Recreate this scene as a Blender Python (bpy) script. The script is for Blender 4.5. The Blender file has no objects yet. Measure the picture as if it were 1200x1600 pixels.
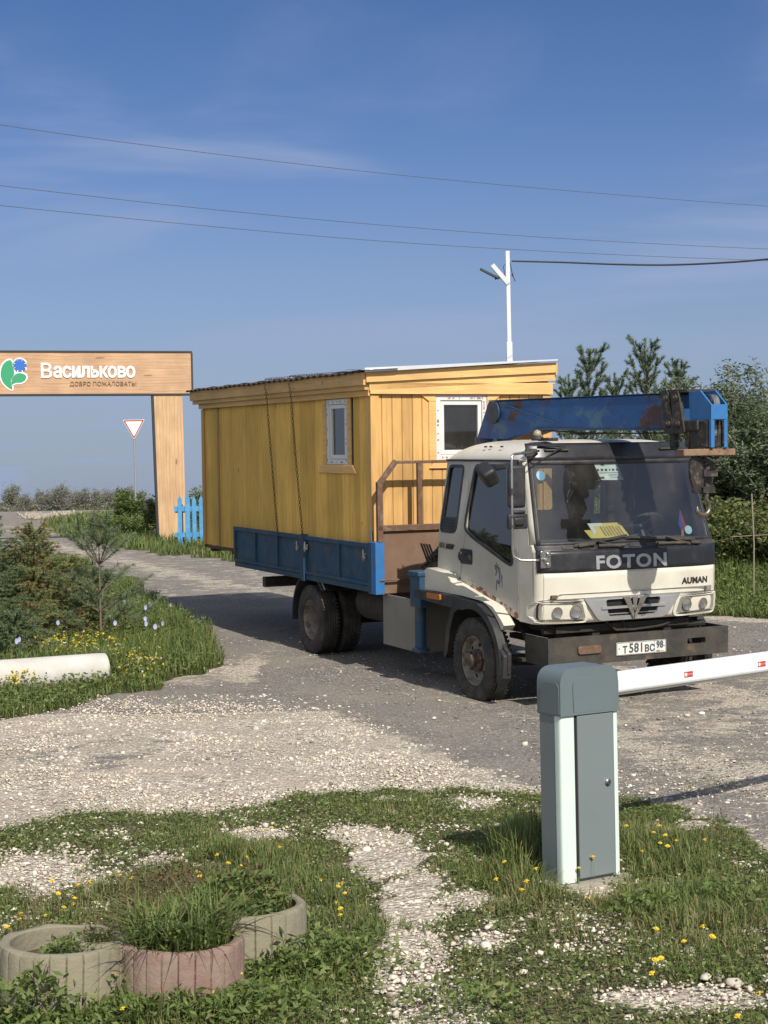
import bpy, bmesh, math, random
import numpy as np
from mathutils import Vector, Matrix
from mathutils.geometry import tessellate_polygon
random.seed(7); rng = np.random.default_rng(7)
scn = bpy.context.scene
COL = scn.collection
# ------------------------------------------------------------------ camera
FPX, PITCH, ROLL, CAMZ = 2422.34, 0.0115, 0.0209, 1.9075
up1 = Vector((0, math.sin(PITCH), math.cos(PITCH)))
fwd = Vector((0, math.cos(PITCH), -math.sin(PITCH)))
cr, sr = math.cos(ROLL), math.sin(ROLL)
cright = Vector((1, 0, 0)) * cr - up1 * sr
cup = Vector((1, 0, 0)) * sr + up1 * cr
cam_d = bpy.data.cameras.new("camera"); cam = bpy.data.objects.new("camera", cam_d); COL.objects.link(cam)
cam.matrix_world = Matrix(((cright.x, cup.x, -fwd.x, 0), (cright.y, cup.y, -fwd.y, 0), (cright.z, cup.z, -fwd.z, CAMZ), (0, 0, 0, 1)))
cam_d.sensor_fit = 'VERTICAL'; cam_d.sensor_height = 36; cam_d.lens = FPX / 1600 * 36
cam_d.clip_start = .05; cam_d.clip_end = 6000
scn.camera = cam
# ------------------------------------------------------------------ light
SUN_EL, SUN_AZ = math.radians(43), math.radians(24.5)      # azimuth from -Y towards +X
sd = Vector((math.sin(SUN_AZ) * math.cos(SUN_EL), -math.cos(SUN_AZ) * math.cos(SUN_EL), math.sin(SUN_EL)))
sl = bpy.data.lights.new("sun", 'SUN'); sl.energy = 4.0; sl.angle = math.radians(.53); sl.color = (1, .94, .845)
so = bpy.data.objects.new("sun", sl); COL.objects.link(so); so.location = (8, -12, 15)
so.rotation_euler = sd.to_track_quat('Z', 'Y').to_euler()
world = bpy.data.worlds.new("World"); scn.world = world; world.use_nodes = True
wn = world.node_tree; wn.nodes.clear(); N = wn.nodes.new; L = wn.links.new
out = N('ShaderNodeOutputWorld'); bg = N('ShaderNodeBackground'); sky = N('ShaderNodeTexSky')
sky.sky_type = 'NISHITA'; sky.sun_disc = False; sky.sun_elevation = SUN_EL; sky.sun_rotation = math.pi - SUN_AZ
sky.air_density = 1.0; sky.dust_density = .6; sky.ozone_density = 2.0; sky.altitude = 100
bg.inputs['Strength'].default_value = .06
tc = N('ShaderNodeTexCoord'); sep = N('ShaderNodeSeparateXYZ'); L(tc.outputs['Generated'], sep.inputs[0])
# high thin cloud: project the view direction on a plane far above, stretched noise
zz = N('ShaderNodeMath'); zz.operation = 'MAXIMUM'; L(sep.outputs[2], zz.inputs[0]); zz.inputs[1].default_value = .02
za = N('ShaderNodeMath'); za.operation = 'ADD'; L(zz.outputs[0], za.inputs[0]); za.inputs[1].default_value = .10
dx = N('ShaderNodeMath'); dx.operation = 'DIVIDE'; L(sep.outputs[0], dx.inputs[0]); L(za.outputs[0], dx.inputs[1])
dy = N('ShaderNodeMath'); dy.operation = 'DIVIDE'; L(sep.outputs[1], dy.inputs[0]); L(za.outputs[0], dy.inputs[1])
cmb = N('ShaderNodeCombineXYZ'); L(dx.outputs[0], cmb.inputs[0]); L(dy.outputs[0], cmb.inputs[1])
mp = N('ShaderNodeMapping'); L(cmb.outputs[0], mp.inputs[0]); mp.inputs['Rotation'].default_value = (0, 0, .12); mp.inputs['Scale'].default_value = (.75, 1.1, 1); mp.inputs['Location'].default_value = (7.75, 1.15, 0)
nz = N('ShaderNodeTexNoise'); L(mp.outputs[0], nz.inputs['Vector']); nz.inputs['Scale'].default_value = 1.0; nz.inputs['Detail'].default_value = 7; nz.inputs['Roughness'].default_value = .52; nz.inputs['Distortion'].default_value = .5
nr = N('ShaderNodeMapRange'); L(nz.outputs['Fac'], nr.inputs[0]); nr.inputs[1].default_value = .46; nr.inputs[2].default_value = .72; nr.inputs[3].default_value = 0; nr.inputs[4].default_value = .80
nr.interpolation_type = 'SMOOTHSTEP'
# milky horizon
tn = N('ShaderNodeMixRGB'); tn.blend_type = 'MULTIPLY'; tn.inputs[0].default_value = 1; L(sky.outputs[0], tn.inputs[1]); tn.inputs[2].default_value = (.80, .85, 1.10, 1)
gd = N('ShaderNodeMapRange'); L(sep.outputs[2], gd.inputs[0]); gd.inputs[1].default_value = .08; gd.inputs[2].default_value = .36; gd.inputs[3].default_value = 0; gd.inputs[4].default_value = 1
gm = N('ShaderNodeMixRGB'); gm.blend_type = 'MULTIPLY'; L(gd.outputs[0], gm.inputs[0]); L(tn.outputs[0], gm.inputs[1]); gm.inputs[2].default_value = (.60, .80, .92, 1)
hz = N('ShaderNodeMapRange'); L(sep.outputs[2], hz.inputs[0]); hz.inputs[1].default_value = -.02; hz.inputs[2].default_value = .24; hz.inputs[3].default_value = .80; hz.inputs[4].default_value = 0; hz.interpolation_type = 'SMOOTHSTEP'
mh = N('ShaderNodeMixRGB'); L(hz.outputs[0], mh.inputs[0]); L(gm.outputs[0], mh.inputs[1]); mh.inputs[2].default_value = (3.3, 4.1, 5.6, 1)
mc = N('ShaderNodeMixRGB'); L(nr.outputs[0], mc.inputs[0]); L(mh.outputs[0], mc.inputs[1]); mc.inputs[2].default_value = (3.9, 4.9, 7.4, 1)
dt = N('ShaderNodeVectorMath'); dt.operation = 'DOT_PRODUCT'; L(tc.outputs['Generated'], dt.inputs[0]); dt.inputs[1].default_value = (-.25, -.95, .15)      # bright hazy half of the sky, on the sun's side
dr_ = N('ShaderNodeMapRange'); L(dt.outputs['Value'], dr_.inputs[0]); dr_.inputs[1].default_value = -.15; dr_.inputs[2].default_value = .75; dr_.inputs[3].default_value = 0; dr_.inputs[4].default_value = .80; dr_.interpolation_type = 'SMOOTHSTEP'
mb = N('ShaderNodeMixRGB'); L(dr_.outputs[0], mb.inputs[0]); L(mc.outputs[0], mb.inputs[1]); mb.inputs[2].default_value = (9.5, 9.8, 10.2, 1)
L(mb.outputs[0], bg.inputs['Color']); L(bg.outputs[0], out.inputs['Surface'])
scn.view_settings.view_transform = 'Standard'; scn.view_settings.look = 'None'; scn.view_settings.exposure = .47; scn.view_settings.gamma = 1
scn.view_settings.use_curve_mapping = False
scn.render.engine = 'CYCLES'
try:
    scn.cycles.max_bounces = 8; scn.cycles.transparent_max_bounces = 24
except Exception: pass

# ------------------------------------------------------------------ projection helpers (used to place things at real distances)
TO = Vector((1.81899138, 14.55498398, 0.0))                    # truck: point on the ground under the front axle
TM = Matrix(((0.4272441, 0.90409609, 0.00852834), (-0.90351304, 0.42728076, -0.03309594), (-0.0335659, 0.00643458, 0.99941579)))
FX, FY = 0.42725, -0.9041
def sstep(a, b, x):
    t = np.clip((x - a) / (b - a), 0, 1); return t * t * (3 - 2 * t)
def gz(x, y):
    """height of the ground"""
    x = np.asarray(x, float); y = np.asarray(y, float)
    s = -((x - TO.x) * FX + (y - TO.y) * FY); k = 1.5
    sp = lambda s: .0336 * (k * np.log1p(np.exp(np.clip(s / k, -30, 30))) + np.where(s / k > 30, s - 30 * k, 0))
    z = sp(s) - sp(s - 27)
    d = (x - 4.7) * .5 + (y - 21.2) * .866
    z = z + .75 * sstep(.6, 9, d) * sstep(1, 4.5, x) * (1 - sstep(45, 75, y))
    return z
def gz1(x, y): return float(gz(x, y))
def ray(u, v):
    du, dv = u - 600, v - 800
    a = du * cr - dv * sr; b = du * sr + dv * cr
    r = Vector((1, 0, 0)) * (a / FPX) + fwd + up1 * (-b / FPX)
    return r
def at(u, v, Z): return Vector((0, 0, CAMZ)) + ray(u, v) * Z
def onz(u, v, z):
    r = ray(u, v); return Vector((0, 0, CAMZ)) + r * ((z - CAMZ) / r.z)
ZS_ = np.geomspace(1.5, 2500, 9000)
def gnd(u, v):
    r = ray(u, v); X, Y, Z = r.x * ZS_, r.y * ZS_, CAMZ + r.z * ZS_; k = np.argmax(Z < gz(X, Y))
    if not (Z < gz(X, Y)).any(): k = len(ZS_) - 1
    return Vector((X[k], Y[k], Z[k]))
def proj(X, Y, Z):
    """world arrays -> photograph pixels"""
    Zr = Z - CAMZ; zc = np.maximum(Y * math.cos(PITCH) - Zr * math.sin(PITCH), .01); u_ = Zr * math.cos(PITCH) + Y * math.sin(PITCH)
    a = X / zc * FPX; b = -u_ / zc * FPX
    return 600 + a * cr + b * sr, 800 - a * sr + b * cr

# ------------------------------------------------------------------ mesh helpers
class MB:
    def __init__(s): s.v = []; s.f = []; s.c = []; s.col = (1, 1, 1, 1); s.hascol = False
    def paint(s, c): s.col = (c, c, c, 1) if isinstance(c, (int, float)) else (*c, 1); s.hascol = True; return s
    def add(s, v, f):
        o = len(s.v); s.v += [tuple(p) for p in v]; s.f += [tuple(i + o for i in q) for q in f]; s.c += [s.col] * len(v); return s
    def box(s, x0, x1, y0, y1, z0, z1):
        v = [(x0, y0, z0), (x1, y0, z0), (x1, y1, z0), (x0, y1, z0), (x0, y0, z1), (x1, y0, z1), (x1, y1, z1), (x0, y1, z1)]
        return s.add(v, [(0, 3, 2, 1), (4, 5, 6, 7), (0, 1, 5, 4), (1, 2, 6, 5), (2, 3, 7, 6), (3, 0, 4, 7)])
    def obox(s, c, size, R=None):
        R = R or Matrix.Identity(3); c = Vector(c); h = [q / 2 for q in size]
        v = [c + R @ Vector((x * h[0], y * h[1], z * h[2])) for z in (-1, 1) for (x, y) in ((-1, -1), (1, -1), (1, 1), (-1, 1))]
        return s.add(v, [(0, 3, 2, 1), (4, 5, 6, 7), (0, 1, 5, 4), (1, 2, 6, 5), (2, 3, 7, 6), (3, 0, 4, 7)])
    def beam(s, p, q, w, h, up=(0, 0, 1)):
        p = Vector(p); q = Vector(q); d = (q - p); n = d.normalized(); up = Vector(up)
        sx = n.cross(up)
        if sx.length < 1e-4: sx = n.cross(Vector((1, 0, 0)))
        sx.normalize(); uz = sx.cross(n)
        R = Matrix((n, sx, uz)).transposed()
        return s.obox((p + q) / 2, (d.length, w, h), R)
    def tube(s, pts, r, n=8, cap=True):
        pts = [Vector(p) for p in pts]; m = len(pts)
        rr = r if isinstance(r, (list, tuple)) else [r] * m
        T = [(pts[min(i + 1, m - 1)] - pts[max(i - 1, 0)]).normalized() for i in range(m)]
        a = Vector((0, 0, 1)) if abs(T[0].z) < .9 else Vector((1, 0, 0))
        nrm = (a - T[0] * a.dot(T[0])).normalized(); V = []; F = []
        for i in range(m):
            nrm = (nrm - T[i] * nrm.dot(T[i])).normalized(); b = T[i].cross(nrm)
            for k in range(n):
                t = 2 * math.pi * k / n; V.append(pts[i] + (nrm * math.cos(t) + b * math.sin(t)) * rr[i])
        for i in range(m - 1):
            for k in range(n):
                F.append((i * n + k, i * n + (k + 1) % n, (i + 1) * n + (k + 1) % n, (i + 1) * n + k))
        if cap: F.append(tuple(reversed(range(n)))); F.append(tuple((m - 1) * n + k for k in range(n)))
        return s.add(V, F)
    def lathe(s, prof, o, d, n=32, closed=False, cap=True):
        """prof: list of (radius, height along d)"""
        d = Vector(d).normalized(); o = Vector(o)
        a = Vector((0, 0, 1)) if abs(d.z) < .9 else Vector((1, 0, 0))
        e1 = (a - d * a.dot(d)).normalized(); e2 = d.cross(e1); V = []; F = []
        for (r, h) in prof:
            for k in range(n):
                t = 2 * math.pi * k / n; V.append(o + d * h + (e1 * math.cos(t) + e2 * math.sin(t)) * r)
        m = len(prof)
        for i in range(m if closed else m - 1):
            j = (i + 1) % m
            for k in range(n): F.append((i * n + k, i * n + (k + 1) % n, j * n + (k + 1) % n, j * n + k))
        if not closed and cap:
            if prof[0][0] > 1e-4: F.append(tuple(reversed(range(n))))
            if prof[-1][0] > 1e-4: F.append(tuple((m - 1) * n + k for k in range(n)))
        return s.add(V, F)
    def prism(s, poly, d0, d1, fn, holes=()):
        """poly/holes in 2D, extruded d0..d1, mapped by fn(x,y,d)"""
        loops = [list(poly)] + [list(h) for h in holes]
        flat = [p for l in loops for p in l]
        tris = tessellate_polygon([[Vector((p[0], p[1], 0)) for p in l] for l in loops])
        n = len(flat); V = [fn(p[0], p[1], d0) for p in flat] + [fn(p[0], p[1], d1) for p in flat]
        F = []
        def area(t):
            a, b, c = [flat[i] for i in t]; return (b[0] - a[0]) * (c[1] - a[1]) - (c[0] - a[0]) * (b[1] - a[1])
        for t in tris:
            if area(t) < 0: t = (t[0], t[2], t[1])
            F.append((t[2], t[1], t[0])); F.append((t[0] + n, t[1] + n, t[2] + n))
        o = 0
        for li, l in enumerate(loops):
            m = len(l); A = sum(l[i][0] * l[(i + 1) % m][1] - l[(i + 1) % m][0] * l[i][1] for i in range(m))
            for i in range(m):
                a, b = o + i, o + (i + 1) % m
                F.append((a, b, b + n, a + n) if (A > 0) == (li == 0) else (b, a, a + n, b + n))
            o += m
        return s.add(V, F)
    def grid(s, fn, nu, nv, cu=False):
        V = [fn(i / nu, j / nv) for j in range(nv + 1) for i in range(nu + 1)]
        F = [(j * (nu + 1) + i, j * (nu + 1) + i + 1, (j + 1) * (nu + 1) + i + 1, (j + 1) * (nu + 1) + i) for j in range(nv) for i in range(nu)]
        return s.add(V, F)
    def ball(s, c, r, n=10, m=6, sc=(1, 1, 1)):
        c = Vector(c); V = [c + Vector((0, 0, -r * sc[2]))]; F = []
        for j in range(1, m):
            p = math.pi * j / m - math.pi / 2
            for i in range(n):
                t = 2 * math.pi * i / n; V.append(c + Vector((r * sc[0] * math.cos(p) * math.cos(t), r * sc[1] * math.cos(p) * math.sin(t), r * sc[2] * math.sin(p))))
        V.append(c + Vector((0, 0, r * sc[2]))); L_ = len(V) - 1
        for i in range(n): F.append((0, 1 + (i + 1) % n, 1 + i))
        for j in range(m - 2):
            for i in range(n): F.append((1 + j * n + i, 1 + j * n + (i + 1) % n, 1 + (j + 1) * n + (i + 1) % n, 1 + (j + 1) * n + i))
        for i in range(n): F.append((L_, 1 + (m - 2) * n + i, 1 + (m - 2) * n + (i + 1) % n))
        return s.add(V, F)
    def build(s, name, mat, parent=None, smooth=False, bevel=0, seg=2, solid=0, fix=True, loc=None):
        me = bpy.data.meshes.new(name); me.from_pydata(s.v, [], s.f); me.validate(verbose=False)
        if s.hascol and len(me.vertices) == len(s.c):
            ca = me.color_attributes.new('Col', 'FLOAT_COLOR', 'POINT'); ca.data.foreach_set('color', np.array(s.c, 'f').ravel())
        if fix:
            bm = bmesh.new(); bm.from_mesh(me); bmesh.ops.recalc_face_normals(bm, faces=bm.faces); bm.to_mesh(me); bm.free()
        me.materials.append(mat)
        if smooth:
            me.polygons.foreach_set('use_smooth', [True] * len(me.polygons))
            if smooth != 'all': me.set_sharp_from_angle(angle=math.radians(38))
        o = bpy.data.objects.new(name, me); COL.objects.link(o); o.parent = parent
        if loc is not None: o.location = loc
        if solid: md = o.modifiers.new('solid', 'SOLIDIFY'); md.thickness = solid; md.offset = -1
        if bevel:
            md = o.modifiers.new('bevel', 'BEVEL'); md.width = bevel; md.segments = seg; md.limit_method = 'ANGLE'; md.angle_limit = math.radians(40); md.use_clamp_overlap = True
            md.harden_normals = False
        return o
def npmesh(name, V, F, mat, parent=None, col=None, smooth=False):
    """V (n,3) array, F (m,k) array"""
    me = bpy.data.meshes.new(name); V = np.asarray(V, 'f'); F = np.asarray(F, 'i')
    me.vertices.add(len(V)); me.vertices.foreach_set('co', V.ravel())
    k = F.shape[1]; me.loops.add(F.size); me.loops.foreach_set('vertex_index', F.ravel())
    me.polygons.add(len(F)); me.polygons.foreach_set('loop_start', np.arange(0, F.size, k, dtype='i')); me.polygons.foreach_set('loop_total', np.full(len(F), k, 'i'))
    if smooth: me.polygons.foreach_set('use_smooth', np.ones(len(F), bool))
    me.update(calc_edges=True)
    if col is not None:
        ca = me.color_attributes.new('Col', 'FLOAT_COLOR', 'POINT'); c = np.ones((len(V), 4), 'f'); c[:, :3] = col; ca.data.foreach_set('color', c.ravel())
    me.materials.append(mat)
    o = bpy.data.objects.new(name, me); COL.objects.link(o); o.parent = parent
    return o
def tag(o, label=None, cat=None, group=None, kind=None):
    if label: o['label'] = label
    if cat: o['category'] = cat
    if group: o['group'] = group
    if kind: o['kind'] = kind
    return o
def thing(name, label, cat, loc=(0, 0, 0), rz=0, group=None, M3=None):
    o = bpy.data.objects.new(name, None); COL.objects.link(o); o.empty_display_size = .2
    if M3 is not None: o.matrix_world = Matrix.Translation(Vector(loc)) @ M3.to_4x4()
    else: o.location = loc; o.rotation_euler = (0, 0, rz)
    return tag(o, label, cat, group)
def copy_tree(o, parent=None):
    c = o.copy(); COL.objects.link(c); c.parent = parent
    for ch in [q for q in bpy.data.objects if q.parent == o]: copy_tree(ch, c)
    return c
def rpoly(pts, r, n=4):
    """round the corners of a 2D polygon; r number or list"""
    m = len(pts); o = []
    for i in range(m):
        R_ = r[i] if isinstance(r, (list, tuple)) else r
        p = Vector(pts[i]); a = Vector(pts[i - 1]); b = Vector(pts[(i + 1) % m])
        if R_ <= 0: o.append(tuple(p)); continue
        da = (a - p).normalized(); db = (b - p).normalized(); k = min(R_, (a - p).length * .45, (b - p).length * .45)
        P0, P1 = p + da * k, p + db * k
        for j in range(n + 1):
            t = j / n; o.append(tuple(P0 * (1 - t) ** 2 + p * 2 * t * (1 - t) + P1 * t * t))
    return o
def rrect(x0, x1, y0, y1, r, n=4): return rpoly([(x0, y0), (x1, y0), (x1, y1), (x0, y1)], r, n)
def inset(pts, d):
    c = [sum(p[i] for p in pts) / len(pts) for i in (0, 1)]; o = []; m = len(pts)
    A = sum(pts[i][0] * pts[(i + 1) % m][1] - pts[(i + 1) % m][0] * pts[i][1] for i in range(m)); sg = 1 if A > 0 else -1
    for i in range(m):
        p = Vector(pts[i]); e = Vector(pts[(i + 1) % m]) - Vector(pts[i - 1])
        if e.length < 1e-6: o.append(tuple(p)); continue
        e.normalize(); nn = Vector((-e.y, e.x)) * sg; o.append(tuple(p + nn * d))
    return o
_tcache = {}
def textgeo(s, size=1, bold=0, ext=0.0, sx=1, shear=0, align='CENTER', res=3, space=1):
    cu = bpy.data.curves.new('lettering', 'FONT'); cu.body = s; cu.size = size; cu.offset = bold; cu.extrude = ext; cu.align_x = align; cu.align_y = 'CENTER'; cu.resolution_u = res; cu.shear = shear; cu.space_character = space
    ob = bpy.data.objects.new('lettering_tmp', cu); me = bpy.data.meshes.new_from_object(ob)
    v = [(p.co.x * sx, p.co.y, p.co.z) for p in me.vertices]; f = [tuple(p.vertices) for p in me.polygons]
    bpy.data.objects.remove(ob); bpy.data.curves.remove(cu); bpy.data.meshes.remove(me)
    return v, f
def addtext(mb, s, fn, **k):
    v, f = textgeo(s, **k); mb.add([fn(*p) for p in v], f); return mb

# ------------------------------------------------------------------ materials
def node_mat(name):
    m = bpy.data.materials.new(name); m.use_nodes = True; t = m.node_tree; t.nodes.clear()
    o = t.nodes.new('ShaderNodeOutputMaterial'); b = t.nodes.new('ShaderNodeBsdfPrincipled'); t.links.new(b.outputs[0], o.inputs[0])
    return m, t, b
def rgba(c): return (*c, 1) if len(c) == 3 else c
def mat(name, col, rough=.6, metal=0, var=.15, vs=6, col2=None, cs=8, lo=.55, hi=.62, rough2=None, bump=.0, bs=60, dust=None, dlo=.4, dhi=.9, ds=3, attr=False, stretch=None, coat=0, spec=.5, cdet=6):
    m, t, b = node_mat(name); N = t.nodes.new; L = t.links.new
    tc = N('ShaderNodeTexCoord'); vec = tc.outputs['Object']
    if stretch:
        mp = N('ShaderNodeMapping'); L(vec, mp.inputs[0]); mp.inputs['Scale'].default_value = stretch; vec = mp.outputs[0]
    def noise(s, d=5, rg=.6):
        n = N('ShaderNodeTexNoise'); L(vec, n.inputs['Vector']); n.inputs['Scale'].default_value = s; n.inputs['Detail'].default_value = d; n.inputs['Roughness'].default_value = rg; return n.outputs['Fac']
    def mixc(f, a, c, typ='MIX'):
        x = N('ShaderNodeMixRGB'); x.blend_type = typ
        for i, q in ((0, f), (1, a), (2, c)):
            if isinstance(q, (int, float)): x.inputs[i].default_value = q
            elif isinstance(q, tuple): x.inputs[i].default_value = rgba(q)
            else: L(q, x.inputs[i])
        return x.outputs[0]
    def rng_(f, a, b_, c=0, d=1):
        x = N('ShaderNodeMapRange'); L(f, x.inputs[0]); x.inputs[1].default_value = a; x.inputs[2].default_value = b_; x.inputs[3].default_value = c; x.inputs[4].default_value = d; return x.outputs[0]
    c = tuple(col)
    nv = rng_(noise(vs), .25, .75, 1 - var, 1 + var * .6)
    g = N('ShaderNodeCombineXYZ'); [L(nv, g.inputs[i]) for i in range(3)]
    cur = mixc(1.0, c, g.outputs[0], 'MULTIPLY')
    if attr:
        at_ = N('ShaderNodeAttribute'); at_.attribute_name = 'Col'; cur = mixc(1.0, cur, at_.outputs['Color'], 'MULTIPLY')
    rv = rough
    if dust: cur = mixc(rng_(noise(ds, 7, .65), dlo, dhi), cur, tuple(dust))
    if col2:
        msk = rng_(noise(cs, cdet, .65), lo, hi); cur = mixc(msk, cur, tuple(col2))
        if rough2 is not None:
            rr = rng_(msk, 0, 1, rough, rough2); L(rr, b.inputs['Roughness']); rv = None
        if metal:
            mm = rng_(msk, 0, 1, metal, 0); L(mm, b.inputs['Metallic']); metal = None
    L(cur, b.inputs['Base Color'])
    if rv is not None:
        r2 = rng_(noise(vs * 2.3), .2, .8, max(rough - .08, .02), min(rough + .1, 1)); L(r2, b.inputs['Roughness'])
    if metal is not None: b.inputs['Metallic'].default_value = metal
    b.inputs['Coat Weight'].default_value = coat; b.inputs['Specular IOR Level'].default_value = spec
    if bump:
        bp = N('ShaderNodeBump'); L(noise(bs, 4), bp.inputs['Height']); bp.inputs['Strength'].default_value = bump; bp.inputs['Distance'].default_value = .02; L(bp.outputs[0], b.inputs['Normal'])
    return m
def glass_mat(name, tint, refl=.9, alpha=.75, rough=.02, milk=0):
    """thin window glass: tinted see-through plus fresnel mirror"""
    m, t, b = node_mat(name); N = t.nodes.new; L = t.links.new; t.nodes.remove(b)
    o = [n for n in t.nodes if n.type == 'OUTPUT_MATERIAL'][0]
    tr = N('ShaderNodeBsdfTransparent'); tr.inputs[0].default_value = rgba(tuple(x * alpha for x in tint))
    gl = N('ShaderNodeBsdfGlossy'); gl.inputs['Roughness'].default_value = rough; gl.inputs[0].default_value = (refl, refl, refl, 1)
    fr = N('ShaderNodeFresnel'); fr.inputs[0].default_value = 1.55
    ad = N('ShaderNodeMath'); ad.operation = 'MULTIPLY_ADD'; L(fr.outputs[0], ad.inputs[0]); ad.inputs[1].default_value = 1.6; ad.inputs[2].default_value = .02; ad.use_clamp = True
    tc = N('ShaderNodeTexCoord'); nz = N('ShaderNodeTexNoise'); L(tc.outputs['Object'], nz.inputs['Vector']); nz.inputs['Scale'].default_value = 3; nz.inputs['Detail'].default_value = 6
    df = N('ShaderNodeBsdfDiffuse'); df.inputs[0].default_value = (.35, .33, .3, 1) if not milk else (.42, .415, .36, 1)
    mr = N('ShaderNodeMapRange'); L(nz.outputs['Fac'], mr.inputs[0]); mr.inputs[1].default_value = .35; mr.inputs[2].default_value = .8; mr.inputs[3].default_value = .02 + milk; mr.inputs[4].default_value = .10 + milk
    m1 = N('ShaderNodeMixShader'); L(ad.outputs[0], m1.inputs[0]); L(tr.outputs[0], m1.inputs[1]); L(gl.outputs[0], m1.inputs[2])
    m2 = N('ShaderNodeMixShader'); L(mr.outputs[0], m2.inputs[0]); L(m1.outputs[0], m2.inputs[1]); L(df.outputs[0], m2.inputs[2]); L(m2.outputs[0], o.inputs[0])
    return m
def leaf_mat(name, col, trans=.35, rough=.6, spec=.3):
    """foliage: colour attribute times base, partly translucent"""
    m, t, b = node_mat(name); N = t.nodes.new; L = t.links.new
    o = [n for n in t.nodes if n.type == 'OUTPUT_MATERIAL'][0]
    at_ = N('ShaderNodeAttribute'); at_.attribute_name = 'Col'
    mx = N('ShaderNodeMixRGB'); mx.blend_type = 'MULTIPLY'; mx.inputs[0].default_value = 1; mx.inputs[1].default_value = rgba(col); L(at_.outputs['Color'], mx.inputs[2])
    L(mx.outputs[0], b.inputs['Base Color']); b.inputs['Roughness'].default_value = rough; b.inputs['Specular IOR Level'].default_value = spec
    tl = N('ShaderNodeBsdfTranslucent'); L(mx.outputs[0], tl.inputs[0]); ms = N('ShaderNodeMixShader'); ms.inputs[0].default_value = trans
    L(b.outputs[0], ms.inputs[1]); L(tl.outputs[0], ms.inputs[2]); L(ms.outputs[0], o.inputs[0])
    return m

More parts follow.
